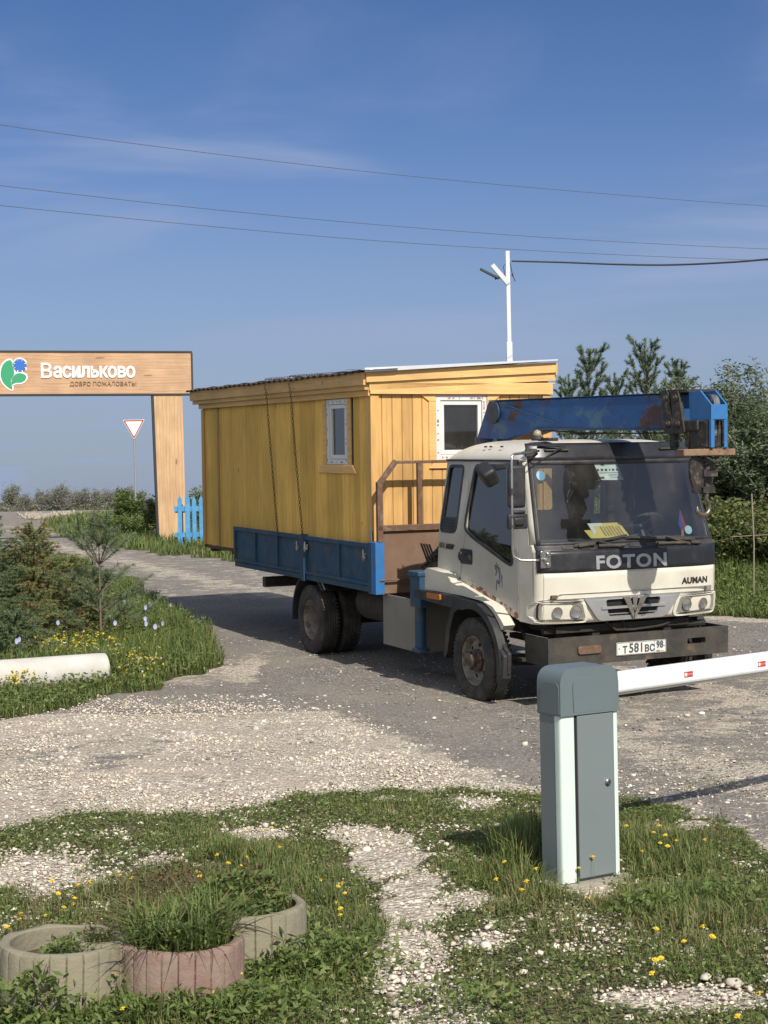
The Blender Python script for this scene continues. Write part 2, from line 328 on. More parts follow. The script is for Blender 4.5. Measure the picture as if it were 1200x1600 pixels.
# ------------------------------------------------------------------ ground
def ground_mat():
    m, t, b = node_mat('ground'); N = t.nodes.new; L = t.links.new
    tc = N('ShaderNodeTexCoord'); P = tc.outputs['Object']
    at_ = N('ShaderNodeAttribute'); at_.attribute_name = 'Col'; sp = N('ShaderNodeSeparateColor'); L(at_.outputs['Color'], sp.inputs[0])
    def noise(s, d=5, r=.6, v=P):
        n = N('ShaderNodeTexNoise'); L(v, n.inputs['Vector']); n.inputs['Scale'].default_value = s; n.inputs['Detail'].default_value = d; n.inputs['Roughness'].default_value = r; return n.outputs['Fac']
    def mr(f, a, b_, c=0, d=1):
        x = N('ShaderNodeMapRange'); L(f, x.inputs[0]); x.inputs[1].default_value = a; x.inputs[2].default_value = b_; x.inputs[3].default_value = c; x.inputs[4].default_value = d; return x.outputs[0]
    def mx(f, a, c, ty='MIX'):
        x = N('ShaderNodeMixRGB'); x.blend_type = ty
        for i, q in ((0, f), (1, a), (2, c)):
            if isinstance(q, (int, float)): x.inputs[i].default_value = q
            elif isinstance(q, tuple): x.inputs[i].default_value = rgba(q)
            else: L(q, x.inputs[i])
        return x.outputs[0]
    def math_(op, a, b_):
        x = N('ShaderNodeMath'); x.operation = op
        for i, q in ((0, a), (1, b_)):
            if isinstance(q, (int, float)): x.inputs[i].default_value = q
            else: L(q, x.inputs[i])
        return x.outputs[0]
    def vor(s, feat='F1'):
        v = N('ShaderNodeTexVoronoi'); v.feature = feat; L(P, v.inputs['Vector']); v.inputs['Scale'].default_value = s; v.inputs['Randomness'].default_value = 1; return v
    va, vb = vor(38), vor(85)
    def tone(v, stops):
        s = N('ShaderNodeSeparateColor'); L(v.outputs['Color'], s.inputs[0]); r = N('ShaderNodeValToRGB'); L(s.outputs[0], r.inputs[0])
        e = r.color_ramp.elements; e[0].position = stops[0][0]; e[0].color = rgba(stops[0][1]); e[1].position = stops[-1][0]; e[1].color = rgba(stops[-1][1])
        for p_, c_ in stops[1:-1]: x = e.new(p_); x.color = rgba(c_)
        return r.outputs[0]
    beige_c = tone(va, [(0, (.20, .17, .13)), (.25, (.43, .375, .295)), (.6, (.58, .515, .42)), (1, (.78, .715, .605))])
    beige_f = tone(vb, [(0, (.25, .21, .16)), (.3, (.45, .39, .31)), (1, (.66, .585, .48))])
    big = mr(noise(1.6, 6, .62), .40, .60)
    beige = mx(big, beige_c, beige_f)
    gap = mr(va.outputs['Distance'], .25, .62, 1, .45); gg = N('ShaderNodeCombineXYZ'); [L(gap, gg.inputs[i]) for i in range(3)]
    beige = mx(.5, beige, gg.outputs[0], 'MULTIPLY')
    dust = mx(mr(noise(9, 5), .3, .7), (.40, .33, .25), (.52, .44, .34))
    beige = mx(mr(noise(.9, 6, .65), .50, .68, 0, .7), beige, dust); beige = mx(mr(noise(2.3, 7, .7), .56, .70, 0, .55), beige, (.27, .235, .19))
    grey = tone(vb, [(0, (.09, .08, .073)), (.45, (.15, .136, .124)), (.8, (.21, .192, .172)), (1, (.44, .41, .365))])
    grey = mx(mr(noise(1.1, 7, .65), .38, .72, 0, .75), grey, mx(mr(noise(30, 4), .3, .7), (.22, .19, .155), (.31, .27, .22)))
    track = mx(mr(noise(.35, 5, .6), .45, .62), grey, mx(.35, grey, (.20, .18, .16)))
    soil = mx(mr(noise(14, 6, .7), .35, .65), (.06, .05, .03), (.15, .125, .075))
    soil = mx(mr(noise(45, 3, .6), .48, .62), soil, (.05, .075, .022))
    farg = mx(mr(noise(.6, 8, .7), .35, .65), (.045, .07, .02), (.10, .11, .045))
    # noisy weights
    jit = math_('SUBTRACT', noise(3.2, 8, .72), .5); jit2 = math_('SUBTRACT', noise(22, 4, .6), .5)
    j = math_('ADD', math_('MULTIPLY', jit, 2.2), math_('MULTIPLY', jit2, .7))
    wb = mr(math_('ADD', sp.outputs[0], j), .38, .62); ws = mr(math_('ADD', sp.outputs[2], math_('MULTIPLY', j, .6)), .42, .58)
    cur = mx(wb, track, beige); cur = mx(ws, cur, soil); 
    dist = N('ShaderNodeSeparateXYZ'); L(P, dist.inputs[0]); cur = mx(math_('MULTIPLY', mr(dist.outputs[1], 22, 34), ws), cur, farg)
    L(cur, b.inputs['Base Color']); b.inputs['Roughness'].default_value = .93; b.inputs['Specular IOR Level'].default_value = .2
    h = math_('ADD', math_('MULTIPLY', va.outputs['Distance'], mr(wb, 0, 1, -.25, -1.0)), math_('MULTIPLY', vb.outputs['Distance'], -.35))
    h = math_('ADD', h, math_('MULTIPLY', noise(6, 6), .9))
    bp = N('ShaderNodeBump'); L(h, bp.inputs['Height']); bp.inputs['Strength'].default_value = .9; bp.inputs['Distance'].default_value = .02; L(bp.outputs[0], b.inputs['Normal'])
    return m
MG = ground_mat()
def inpoly(px, py, poly):
    r = np.zeros(px.shape, bool); n = len(poly)
    for i in range(n):
        x0, y0 = poly[i]; x1, y1 = poly[(i + 1) % n]
        if y0 == y1: continue
        c = ((y0 > py) != (y1 > py)) & (px < (x1 - x0) * (py - y0) / (y1 - y0) + x0); r ^= c
    return r
def vnoise(x, y, s, seed=0):
    """cheap smooth value noise, 3 octaves, about -1..1"""
    r = 0; a = 1
    for o in range(3):
        g = np.random.default_rng(seed + o).uniform(-1, 1, (64, 64)); X = x / s * 2 ** o + 100; Y = y / s * 2 ** o + 100
        i = np.floor(X).astype(int); j = np.floor(Y).astype(int); fx = X - i; fy = Y - j; fx = fx * fx * (3 - 2 * fx); fy = fy * fy * (3 - 2 * fy)
        G = lambda a_, b_: g[a_ % 64, b_ % 64]
        r = r + a * ((G(i, j) * (1 - fx) + G(i + 1, j) * fx) * (1 - fy) + (G(i, j + 1) * (1 - fx) + G(i + 1, j + 1) * fx) * fy); a *= .5
    return r / 1.4
ROAD_PX = [(-900, 1190), (0, 1130), (100, 1105), (200, 1080), (300, 1062), (350, 1045), (335, 1020), (300, 985), (255, 955), (228, 930), (205, 905), (150, 885), (60, 870), (-200, 866), (-1200, 862), (-1200, 806), (-300, 800.5), (0, 798.5), (150, 797), (240, 795.8), (262, 798.5), (120, 807), (70, 816), (105, 838), (190, 858), (370, 877), (700, 905), (900, 930), (1110, 962), (1200, 968), (1700, 985), (2600, 1010), (2600, 1500), (1200, 1335), (1100, 1292), (1000, 1264), (840, 1242), (760, 1228), (640, 1228), (520, 1247), (330, 1272), (140, 1283), (0, 1290), (-900, 1320)]
ROADW = [tuple(gnd(*p)[:2]) for p in ROAD_PX]
# patches of bare limestone gravel in the near verge (u, v, ru, rv) and grassy tongues
BARE = [(60, 1365, 120, 34), (400, 1305, 60, 12), (600, 1340, 62, 40), (560, 1305, 60, 16), (645, 1420, 55, 60), (640, 1500, 60, 70), (680, 1580, 80, 60), (745, 1256, 45, 12), (735, 1405, 60, 16), (1060, 1560, 125, 22), (250, 1345, 40, 8), (760, 1470, 40, 14), (930, 1395, 36, 14), (1090, 1290, 30, 10)]
def on_road(x, y):
    k = np.where(np.asarray(y) < 11.5, .20, .13) + .008 * np.clip(y, 0, 60); return inpoly(x + k * vnoise(x, y, .55, 3) , y + k * 1.6 * vnoise(x, y, .6, 9), ROADW)
def bareness(x, y):
    u, v = proj(x, y, gz(x, y)); b = np.zeros(x.shape)
    for (cu, cv, ru, rv) in BARE: b = np.maximum(b, 1.35 - np.sqrt(((u - cu) / ru) ** 2 + ((v - cv) / rv) ** 2))
    return b + .35 * vnoise(x, y, .22, 21)
g_ = [0.6]
while g_[-1] < 3200: g_.append(g_[-1] + max(.075, g_[-1] * .0085))
ys = np.array([-60, -25, -10, -4, -1] + [q + 0 for q in g_])
ts = np.concatenate([np.linspace(-2.6, -.62, 26)[:-1], np.linspace(-.62, .62, 250), np.linspace(.62, 2.6, 26)[1:]])
YY, TT = np.meshgrid(ys, ts, indexing='ij'); XX = TT * (np.abs(YY) + 4) * .82
ZZ = gz(XX, YY); near = (YY < 40); ZZ = ZZ + near * (.012 * vnoise(XX, YY, .7, 31) + .004 * vnoise(XX, YY, .15, 32))
rd = on_road(XX, YY); bare = np.where(YY < 10.5, bareness(XX, YY), -1)
uu, vv = proj(XX, YY, ZZ)
# beige weight on the road: limestone apron to the left of the truck's lane and the right foreground
lane = np.interp(uu, [-400, 0, 200, 380, 560, 830, 1000, 1200, 1600], [1010, 1030, 1036, 1062, 1128, 1232, 1180, 1140, 1100])
bw_ = np.where(YY < 13.5, sstep(-30, 26, vv - lane), 0)
bw_ = np.maximum(bw_, np.clip(1.15 - np.abs((YY - 16.2) / 1.6), 0, 1) * (XX < -1.3) * .7)
bw_ = bw_ * (1 - .42 * np.exp(-(((uu - 120) / 330) ** 2 + ((vv - 1178) / 48) ** 2)))
bw_ = np.where((uu > 900) & (vv > 1040), np.clip(.45 + .10 * vnoise(XX, YY, 1.4, 5), 0, 1), bw_)
edge_r = np.clip(1 - np.abs((XX - 4.6) * .5 + (YY - 20.9) * .866) / .8, 0, 1) * (XX > 2.5); bw_ = np.maximum(bw_, edge_r)
far_b = (YY > 24) * .34; bw_ = np.maximum(bw_, far_b)
lat = (XX - TO.x) * .904 + (YY - TO.y) * .427
for b0_, w_t in ((-1.35, .30), (.95, .30), (3.4, .28), (5.2, .3)): bw_ = bw_ + .30 * np.exp(-((lat - b0_ + .12 * vnoise(XX, YY, 2.5, 61)) / w_t) ** 2) * (bw_ < .8) * rd
bw_ = np.clip(bw_, 0, 1); bw_ = np.where(~rd & (bare > .0), 1, bw_)
soilw = np.where(rd, 0, 1.0) * np.where(bare > 0, sstep(.75, .1, bare), 1)
Vg = np.stack([XX, YY, ZZ], -1).reshape(-1, 3); nx = XX.shape[1]; ny = XX.shape[0]
idx = np.arange(nx * ny).reshape(ny, nx); Q = np.stack([idx[:-1, :-1], idx[:-1, 1:], idx[1:, 1:], idx[1:, :-1]], -1).reshape(-1, 4)
rq = rd.reshape(-1)[Q].sum(1) >= 2
Cg = np.stack([bw_, 0 * bw_, soilw], -1).reshape(-1, 3)
def sub(name, msk):
    q = Q[msk]; used = np.unique(q); mp_ = np.full(len(Vg), -1); mp_[used] = np.arange(len(used))
    return tag(npmesh(name, Vg[used], mp_[q], MG, col=Cg[used], smooth=True), kind='structure')
tag(sub('gravel_road', rq), 'gravel and asphalt-millings road with pale limestone apron', 'road', kind='structure')
tag(sub('ground', ~rq), 'grassy verge ground with bare gravel patches', 'ground', kind='structure')
# ================================================================== TRUCK
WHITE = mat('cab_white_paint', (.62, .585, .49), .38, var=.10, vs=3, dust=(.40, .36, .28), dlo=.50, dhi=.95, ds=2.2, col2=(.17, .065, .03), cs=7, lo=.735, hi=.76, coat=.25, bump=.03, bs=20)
WHITEG = mat('cab_white_shaded_dirty', (.45, .43, .375), .42, var=.12, vs=3, dust=(.33, .29, .23), dlo=.42, dhi=.9, ds=2.6, col2=(.16, .07, .035), cs=6, lo=.70, hi=.73, coat=.15, bump=.05, bs=9)  # same white as the front; dirt and the sides' shade greyed in
RUSTY = mat('rusted_sill', (.50, .46, .38), .6, var=.2, col2=(.20, .075, .035), cs=9, lo=.47, hi=.52, bump=.3, bs=30)
BLACKP = mat('black_plastic', (.022, .022, .024), .5, var=.3, vs=5, dust=(.085, .078, .068), dlo=.45, dhi=1, ds=5)
BLACKG = mat('black_panel', (.017, .018, .022), .34, var=.3, vs=4, dust=(.07, .066, .06), dlo=.5, dhi=1, ds=4)
SEAM = mat('dark_seam', (.01, .01, .01), .8)
RUBBER = mat('tyre_rubber', (.028, .027, .026), .85, var=.3, vs=9, dust=(.11, .095, .075), dlo=.42, dhi=.85, ds=6, bump=.2, bs=80)
RIM = mat('rim_paint', (.21, .195, .17), .6, metal=.2, var=.3, vs=9, col2=(.085, .05, .03), cs=11, lo=.48, hi=.60, bump=.1, bs=60)
HUBM = mat('rusty_hub', (.08, .052, .038), .7, var=.3, vs=20, col2=(.16, .12, .09), cs=25, lo=.55, hi=.62)
CHROME = mat('worn_chrome', (.46, .45, .43), .24, metal=.9, var=.2, vs=12, col2=(.20, .13, .09), cs=22, lo=.60, hi=.66, rough2=.6)
SILVER = mat('silver_plastic', (.40, .41, .42), .38, metal=.5, var=.1, dust=(.26, .24, .2), dlo=.5, dhi=1, ds=4)
STEEL = mat('dirty_black_steel', (.048, .045, .040), .55, metal=.2, var=.35, vs=7, dust=(.105, .088, .064), dlo=.42, dhi=.8, ds=4, col2=(.15, .09, .05), cs=5, lo=.60, hi=.70, bump=.15, bs=40)
UNDER = mat('underbody', (.024, .021, .018), .85, var=.4, vs=8, dust=(.075, .062, .048), dlo=.45, dhi=.9, ds=5, bump=.3, bs=30)
BLUE = mat('blue_side_paint', (.017, .058, .115), .55, var=.35, vs=5, col2=(.075, .068, .05), cs=3.5, lo=.54, hi=.68, dust=(.06, .085, .10), dlo=.45, dhi=.9, ds=7, bump=.08, bs=40)
BLUEB = mat('blue_boom_paint', (.016, .075, .225), .42, var=.25, vs=6, col2=(.07, .034, .026), cs=2.2, lo=.535, hi=.56, dust=(.05, .12, .19), dlo=.52, dhi=.60, ds=3.4, bump=.1, bs=35, stretch=(1, 2.2, 1.3))
BLUEL = mat('bright_blue_paint', (.035, .16, .40), .42, var=.15, vs=8, col2=(.12, .11, .09), cs=12, lo=.62, hi=.66)
BROWN = mat('brown_primer_sheet', (.165, .095, .06), .65, var=.16, vs=3, dust=(.24, .17, .115), dlo=.4, dhi=.9, ds=2.5, col2=(.08, .05, .035), cs=9, lo=.68, hi=.74, bump=.05, bs=20)
BROWNT = mat('rusty_tube', (.135, .072, .045), .65, var=.2, vs=12, dust=(.24, .2, .16), dlo=.5, dhi=.8, ds=15)
GREYP = mat('grey_primer_sheet', (.22, .205, .175), .6, var=.12, vs=2, dust=(.15, .13, .10), dlo=.4, dhi=1, ds=3)
GREASE = mat('greasy_iron', (.05, .044, .039), .5, metal=.3, var=.4, vs=18, col2=(.12, .085, .06), cs=18, lo=.56, hi=.63, bump=.25, bs=70)
HOOKM = mat('hook_steel', (.20, .165, .135), .38, metal=.8, var=.25, vs=30, col2=(.08, .05, .035), cs=30, lo=.55, hi=.62)
ORANGE = mat('orange_lens', (.42, .14, .035), .35, var=.1)
LENS = mat('aged_lens', (.46, .45, .38), .22, var=.25, vs=26, coat=.6, dust=(.28, .26, .20), dlo=.42, dhi=.7, ds=20)
INTER = mat('cab_interior_plastic', (.15, .165, .175), .6, var=.15)
SEATM = mat('seat_cloth', (.05, .055, .065), .9, var=.2)
GWIND = glass_mat('windshield_glass', (.78, .84, .84), alpha=.84)
GCLEAR = glass_mat('clear_side_glass', (.80, .85, .84), alpha=.92)
GSIDE = glass_mat('tinted_side_glass', (.34, .36, .36), alpha=.5)
PAPER = mat('paper_white', (.66, .70, .66), .6, var=.05)
INK = mat('ink_dark', (.05, .07, .09), .7)
INKB = mat('ink_blue', (.06, .16, .40), .7)
PLATEW = mat('plate_white', (.66, .65, .60), .45, var=.08, dust=(.4, .37, .3), dlo=.55, dhi=1, ds=9)
REDM = mat('red_paint', (.42, .03, .025), .5)

truck = thing('crane_truck', 'white cab flatbed truck with a blue crane boom, carrying a yellow cabin behind the barrier', 'truck', TO, M3=TM)
T_ = truck
bc = -.05
def hw(c): return float(np.interp(c, [.7, 1.45, 2.2, 2.4], [.95, .95, .892, .875]))
def af(c): return float(np.interp(c, [.70, .79, .90, 1.20, 1.42, 1.47, 2.2, 2.36], [.90, .925, .945, .957, .945, .905, .675, .60]))
PW, DD = 4.6, .21
def surf(x, c, off=0):
    t = min(abs(x), 1); q = (1 - t ** PW) ** (1 / PW) if t < 1 else 0
    a = af(c) - DD * (1 - q) + off * (1 - t ** 8); return Vector((a, bc + hw(c) * x + math.copysign(off * t ** 8, x), c))
def xt(s): return math.copysign(math.sin(abs(s)) ** (2 / PW) if s else 0, s)
def x2s(x): return math.copysign(math.asin(min(1, abs(x)) ** (PW / 2)), x)
def bx(b, c): return (b - bc) / hw(c)
def patch(mb, x0, x1, c0, c1, off, nu=24, nv=6):
    """sheet on the curved cab front; c0, c1 numbers or functions of x"""
    s0, s1 = x2s(x0), x2s(x1); f0 = c0 if callable(c0) else (lambda x: c0); f1 = c1 if callable(c1) else (lambda x: c1)
    xs = [x0 + (x1 - x0) * i / nu for i in range(nu + 1)] if max(abs(x0), abs(x1)) < .9 else [xt(s0 + (s1 - s0) * i / nu) for i in range(nu + 1)]
    V = [surf(x, f0(x) + (f1(x) - f0(x)) * j / nv, off) for j in range(nv + 1) for x in xs]
    F = [(j * (nu + 1) + i, j * (nu + 1) + i + 1, (j + 1) * (nu + 1) + i + 1, (j + 1) * (nu + 1) + i) for j in range(nv) for i in range(nu)]
    mb.add(V, F); return mb
def ppoly(mb, poly, off, thick, holes=()):
    """flat-ish plate given in (b, c), bent onto the front surface"""
    # subdivide long edges so it follows the curve
    def dens(pl):
        o = []
        for i in range(len(pl)):
            p, q = Vector(pl[i]), Vector(pl[(i + 1) % len(pl)]); n = max(1, int((q - p).length / .06))
            o += [tuple(p.lerp(q, k / n)) for k in range(n)]
        return o
    mb.prism(dens(poly), off, off + thick, lambda b, c, d: surf(bx(b, c), c, d), [dens(h) for h in holes]); return mb
RS = lambda a, c, d: Vector((a, bc - hw(c) - d, c))       # right side, d outwards
LS = lambda a, c, d: Vector((a, bc + hw(c) + d, c))
# ---- side panels, both sides (the photo shows the right one and the glass of the left one)
REARP = [(-.985, 1.12), (-.525, 1.095), (-.42, 1.55), (-.405, 2.205), (-.85, 2.21), (-.955, 1.55)]
RWIN = rpoly([(-.925, 1.52), (-.60, 1.52), (-.515, 2.148), (-.80, 2.146)], [.06, .08, .05, .05])
DOOR = [(-.519, 1.052), (.568, .80), (.568, 1.40), (.50, 2.205), (-.399, 2.205), (-.414, 1.55)]
DWIN = rpoly([(-.43, 1.56), (-.30, 1.50), (.34, 1.30), (.47, 1.27), (.475, 1.5), (.395, 2.155), (-.29, 2.155), (-.425, 1.66)], [.05, .2, .1, .06, .3, .05, .06, .1])
CORN = [(.573, .795), (.80, .79), (.80, 1.46), (.745, 1.47), (.545, 2.205), (.505, 2.205), (.573, 1.40)]
cab = MB()
for fn, sg in ((RS, -1), (LS, 1)):
    cab = MB(); cab.prism(CORN, -.03, 0, fn)
    patch(cab, sg * .999, sg * .945, .79, 1.475, 0, 8, 10); patch(cab, sg * .999, sg * .962, 1.475, 2.21, 0, 6, 4)
    cab.build('corner_panel', WHITE, T_, smooth=True, solid=.006)
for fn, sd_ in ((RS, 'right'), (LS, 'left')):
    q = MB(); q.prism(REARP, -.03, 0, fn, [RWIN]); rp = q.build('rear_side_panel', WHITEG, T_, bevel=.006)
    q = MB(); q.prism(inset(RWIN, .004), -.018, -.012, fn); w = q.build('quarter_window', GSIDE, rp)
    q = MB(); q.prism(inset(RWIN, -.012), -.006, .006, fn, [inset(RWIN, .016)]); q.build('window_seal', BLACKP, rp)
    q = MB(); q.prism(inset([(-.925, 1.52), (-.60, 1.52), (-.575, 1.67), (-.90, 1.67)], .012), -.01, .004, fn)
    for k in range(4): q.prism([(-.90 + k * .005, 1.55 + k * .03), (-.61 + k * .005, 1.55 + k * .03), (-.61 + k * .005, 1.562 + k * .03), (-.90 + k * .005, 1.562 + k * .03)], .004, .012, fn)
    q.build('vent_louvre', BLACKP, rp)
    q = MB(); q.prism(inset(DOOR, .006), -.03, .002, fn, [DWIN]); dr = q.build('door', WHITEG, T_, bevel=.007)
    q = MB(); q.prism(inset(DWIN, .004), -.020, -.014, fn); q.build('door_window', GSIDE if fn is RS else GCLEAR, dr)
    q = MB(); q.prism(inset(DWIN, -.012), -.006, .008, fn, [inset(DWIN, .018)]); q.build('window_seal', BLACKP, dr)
    hp = rrect(-.505, -.27, 1.235, 1.375, .03)
    q = MB(); q.prism(hp, .002, .008, fn); q.prism(rrect(-.495, -.29, 1.285, 1.325, .012), .02, .036, fn); q.prism(rrect(-.495, -.46, 1.265, 1.345, .01), .006, .03, fn); q.prism(rrect(-.315, -.285, 1.27, 1.34, .01), .006, .03, fn)
    q.build('handle', BLACKP, dr, bevel=.004)
    q = MB(); q.prism([(-.505, 1.052), (.56, .806), (.56, .862), (.10, .985), (-.30, 1.09)], .002, .006, fn); q.build('rusty_sill', RUSTY, dr)
    # dark gap behind the seams
    q = MB(); q.prism([(-.98, 1.14), (-.5, 1.08), (.57, .83), (.60, .83), (.60, 1.42), (.52, 2.19), (-.84, 2.19)], -.055, -.034, fn, [inset(RWIN, -.03), inset(DWIN, -.03)]); q.build('inner_door_frame', SEAM, T_)
    # wheel arch: white step panel and black flare
    arch_o = [(.0 + .545 * math.cos(t), .385 + .545 * math.sin(t)) for t in np.linspace(-.12, 1.62, 22)]
    arch_i = [(.0 + .475 * math.cos(t), .385 + .475 * math.sin(t)) for t in np.linspace(-.12, 1.9, 24)]
    wl = [(-1.13, .97), (-1.10, 1.10), (-.98, 1.165), (-.62, 1.14), (-.50, 1.07), (-.10, .985), (.30, .905), (.44, .81), (.505, .755)]
    wl2 = [(.0 + .558 * math.cos(t), .385 + .558 * math.sin(t)) for t in np.linspace(.62, 1.60, 12)] + [(-.30, .955), (-1.10, .955)]
    q = MB(); q.prism(wl + wl2, .0, .115, fn); q.build('fender', WHITE, T_, smooth=True, bevel=.02, seg=3)
    q = MB(); q.prism(arch_o + [(-.35, .95), (-1.15, .955), (-1.15, .87)] + [(-.55, .845)] + list(reversed(arch_i)), .10, .180, fn); fl = q.build('fender_flare', BLACKP, T_, smooth=True, bevel=.012)
    q = MB(); q.prism([(.42, .62), (.60, .50), (.585, .30), (.50, .20), (.455, .27), (.47, .46)], .09, .175, fn); q.prism([(.50, .60), (.62, .52), (.60, .33), (.555, .33), (.55, .52)], .10, .14, fn); q.build('flare_flap', BLACKP, fl, bevel=.012)
    q = MB(); q.prism(rrect(-.82, -.55, .893, .945, .01), .185, .205, fn); q.build('side_marker', ORANGE, T_, bevel=.006)
    # rear mudguard of the front wheel
    q = MB(); q.prism([(-.40, .87), (-.52, .83), (-.62, .62), (-.68, .35), (-.65, .33), (-.60, .40), (-.545, .62), (-.46, .78), (-.36, .83)], -.25, .10, fn); q.build('mud_flap', BLACKP, T_, smooth=True)
# side text and door markings (right side)
q = MB(); addtext(q, 'AIRA', lambda x, y, z: RS(-.885 + x, 1.383 + y * 1.0, .003 + z), size=.07, bold=.003, ext=.002, sx=.8, shear=.25); q.build('lettering', CHROME, rp if False else T_, fix=False)
q = MB(); addtext(q, 'MEBSP', lambda x, y, z: RS(-.72 + x, 1.378 + y, .003 + z), size=.062, bold=.004, ext=.002, sx=.9, shear=.25); q.build('lettering', BLACKP, T_, fix=False)
q1, q2 = MB(), MB(); rr_ = random.Random(5)
for k in range(26):
    a = .155 + rr_.choice([0, .03, .06, .09, .12]) + rr_.uniform(-.012, .012); c = rr_.uniform(1.04, 1.25); w_, h_ = rr_.uniform(.008, .016), rr_.uniform(.018, .05)
    (q1 if a < .215 or rr_.random() < .2 else q2).prism([(a, c), (a + w_, c - .01), (a + w_ * 1.2, c + h_), (a + .003, c + h_ * .9)], .0022, .0034, RS)
q1.build('door_marking', INK, T_); q2.build('door_marking', INKB, T_)
# ---- front
q = MB(); patch(q, -.945, .945, .79, 1.236, .004, 40, 10); fp = q.build('front_panel', WHITE, T_, smooth=True, solid=.02)
q = MB(); patch(q, -.985, .985, 1.238, 1.425, .010, 40, 6); bpn = q.build('black_panel', BLACKG, T_, smooth=True, solid=.02)
q = MB(); patch(q, -.985, .985, 1.418, 1.485, .004, 40, 4); cw = q.build('cowl', BLACKP, T_, smooth=True, solid=.02)
for k in range(9):
    b0 = bc - .72 + k * .17; ppoly(q := MB(), rrect(b0, b0 + .11, 1.435, 1.462, .005, 2), .006, .008); q.build('cowl_vent', BLACKP, cw)
q = MB(); addtext(q, 'FOTON', lambda x, y, z: surf(bx(-.085 + x, 1.31 + y), 1.305 + y, .012 + z), size=.158, bold=.005, ext=.006, sx=1.28, space=1.12); q.build('lettering', SILVER, bpn, fix=False)
q = MB(); addtext(q, 'AUMAN', lambda x, y, z: surf(bx(.605 + x, 1.105 + y), 1.105 + y, .006 + z), size=.075, bold=.003, ext=.003, sx=1.05, space=1.05); q.build('lettering', BLACKP, fp, fix=False)
# chrome strip, grille, headlamp surrounds
q = MB(); ppoly(q, [(-.915, 1.008), (.80, 1.008), (.80, 1.052), (-.815, 1.052)], .004, .014); q.build('trim_strip', SILVER, T_, smooth=True, bevel=.004)
gc = -.068
GO = rpoly([(gc - .52, 1.006), (gc - .36, .80), (gc + .34, .80), (gc + .50, 1.006)], [.03, .05, .05, .03])
GI1 = rpoly([(gc - .30, .985), (gc - .26, .835), (gc + .24, .835), (gc + .28, .985)], .03)
q = MB(); ppoly(q, GO, .006, .026, [GI1]); gr = q.build('grille', SILVER, T_, smooth=True, bevel=.006)
q = MB(); ppoly(q, GI1, .0045, .002); q.build('grille_opening', SEAM, gr)
q = MB(); ppoly(q, [(gc - .34, .902), (gc + .33, .902), (gc + .33, .924), (gc - .34, .924)], .02, .022); ppoly(q, [(gc - .27, .85), (gc + .26, .85), (gc + .26, .858), (gc - .27, .858)], .008, .01); q.build('grille_bar', SILVER, gr, bevel=.004)
q = MB()
for (x0, x1, y0, y1) in ((-.125, -.02, 1.0, .80), (.125, .02, 1.0, .80)):
    ppoly(q, [(gc + x0, y0), (gc + x0 * .45, y0), (gc + x1 * .1, .85), (gc + x1 * .3, .80)] if x0 < 0 else [(gc + x0 * .45, y0), (gc + x0, y0), (gc + x1 * .3, .80), (gc + x1 * .1, .85)], .028, .02)
ppoly(q, [(gc - .03, 1.0), (gc + .03, 1.0), (gc + .006, .875), (gc - .006, .875)], .028, .018)
q.build('emblem', CHROME, gr, bevel=.003)
for sg in (-1, 1):
    b_in = bc + .045 + sg * .50; 
    ho = [(-.55, .822), (-.595, .972), (-.972, .975), (-.972, .832)][::-1] if sg < 0 else [(.385, .822), (.43, .970), (.838, .975), (.838, .832)][::-1]
    H = rpoly(ho, [.03, .03, .03, .03]); 
    q = MB(); ppoly(q, inset(H, -.03), .004, .016, [inset(H, .004)]); q.build('headlight_surround', WHITE, T_, smooth=True, bevel=.006)
    q = MB(); ppoly(q, H, .002, .004); hb = q.build('headlight', mat('lamp_housing', (.20, .195, .17), .3, metal=.4, var=.2, vs=20) if sg < 0 else bpy.data.materials['lamp_housing'], T_)
    q = MB(); ppoly(q, inset(H, -.012), .004, .0135, [inset(H, .005)]); q.build('lamp_seal', SEAM, hb)
    for k, (bb, r_) in enumerate(((-.655, .055), (-.83, .048)) if sg < 0 else ((.51, .055), (.70, .048))):
        p0 = surf(bx(bb, .895), .895, .006); q = MB(); q.lathe([(r_, .012), (r_ * .96, .004), (r_ * .6, .001), (0, .0)], p0, (1, sg * .12, 0), 20, cap=False)
        q.build('reflector', CHROME, hb, smooth=True)
    q = MB(); ppoly(q, inset(H, .003), .012, .008); q.build('lens', glass_mat('headlight_glass', (.80, .79, .70), alpha=.85, rough=.12, milk=.42) if sg < 0 else bpy.data.materials['headlight_glass'], hb, smooth=True)
# bonnet hinge bits
q = MB(); q.obox(surf(bx(-.86, 1.03), 1.03, .02), (.03, .06, .03)); q.build('latch', BROWNT, T_, bevel=.004); q = MB(); q.obox(surf(bx(.72, 1.03), 1.03, .02), (.02, .02, .04)); q.build('latch', BROWNT, T_, bevel=.004)
# ---- windshield
q = MB(); patch(q, -.955, .955, 1.488, 2.195, -.004, 40, 12); ws = q.build('windshield', GWIND, T_, smooth='all')
q = MB(); patch(q, -.972, -.935, 1.47, 2.21, .006, 3, 12); patch(q, .935, .972, 1.47, 2.21, .006, 3, 12); patch(q, -.95, .95, 1.47, 1.50, .006, 40, 1); patch(q, -.95, .95, 2.165, 2.21, .006, 40, 1)
q.build('windshield_seal', BLACKP, T_, smooth=True, solid=.012)
q = MB(); patch(q, -.968, .968, 2.205, 2.352, .012, 40, 5); vis = q.build('visor_panel', BLACKG, T_, smooth=True, solid=.03)
for sg in (-1, 1):
    q = MB(); p0 = surf(sg * .80, 2.29, .03); p1 = surf(sg * .55, 2.29, .03); q.tube([p0 - Vector((.02, 0, 0)), p0, p1, p1 - Vector((.02, 0, 0))], .009, 8); q.build('grab_handle', STEEL, vis)
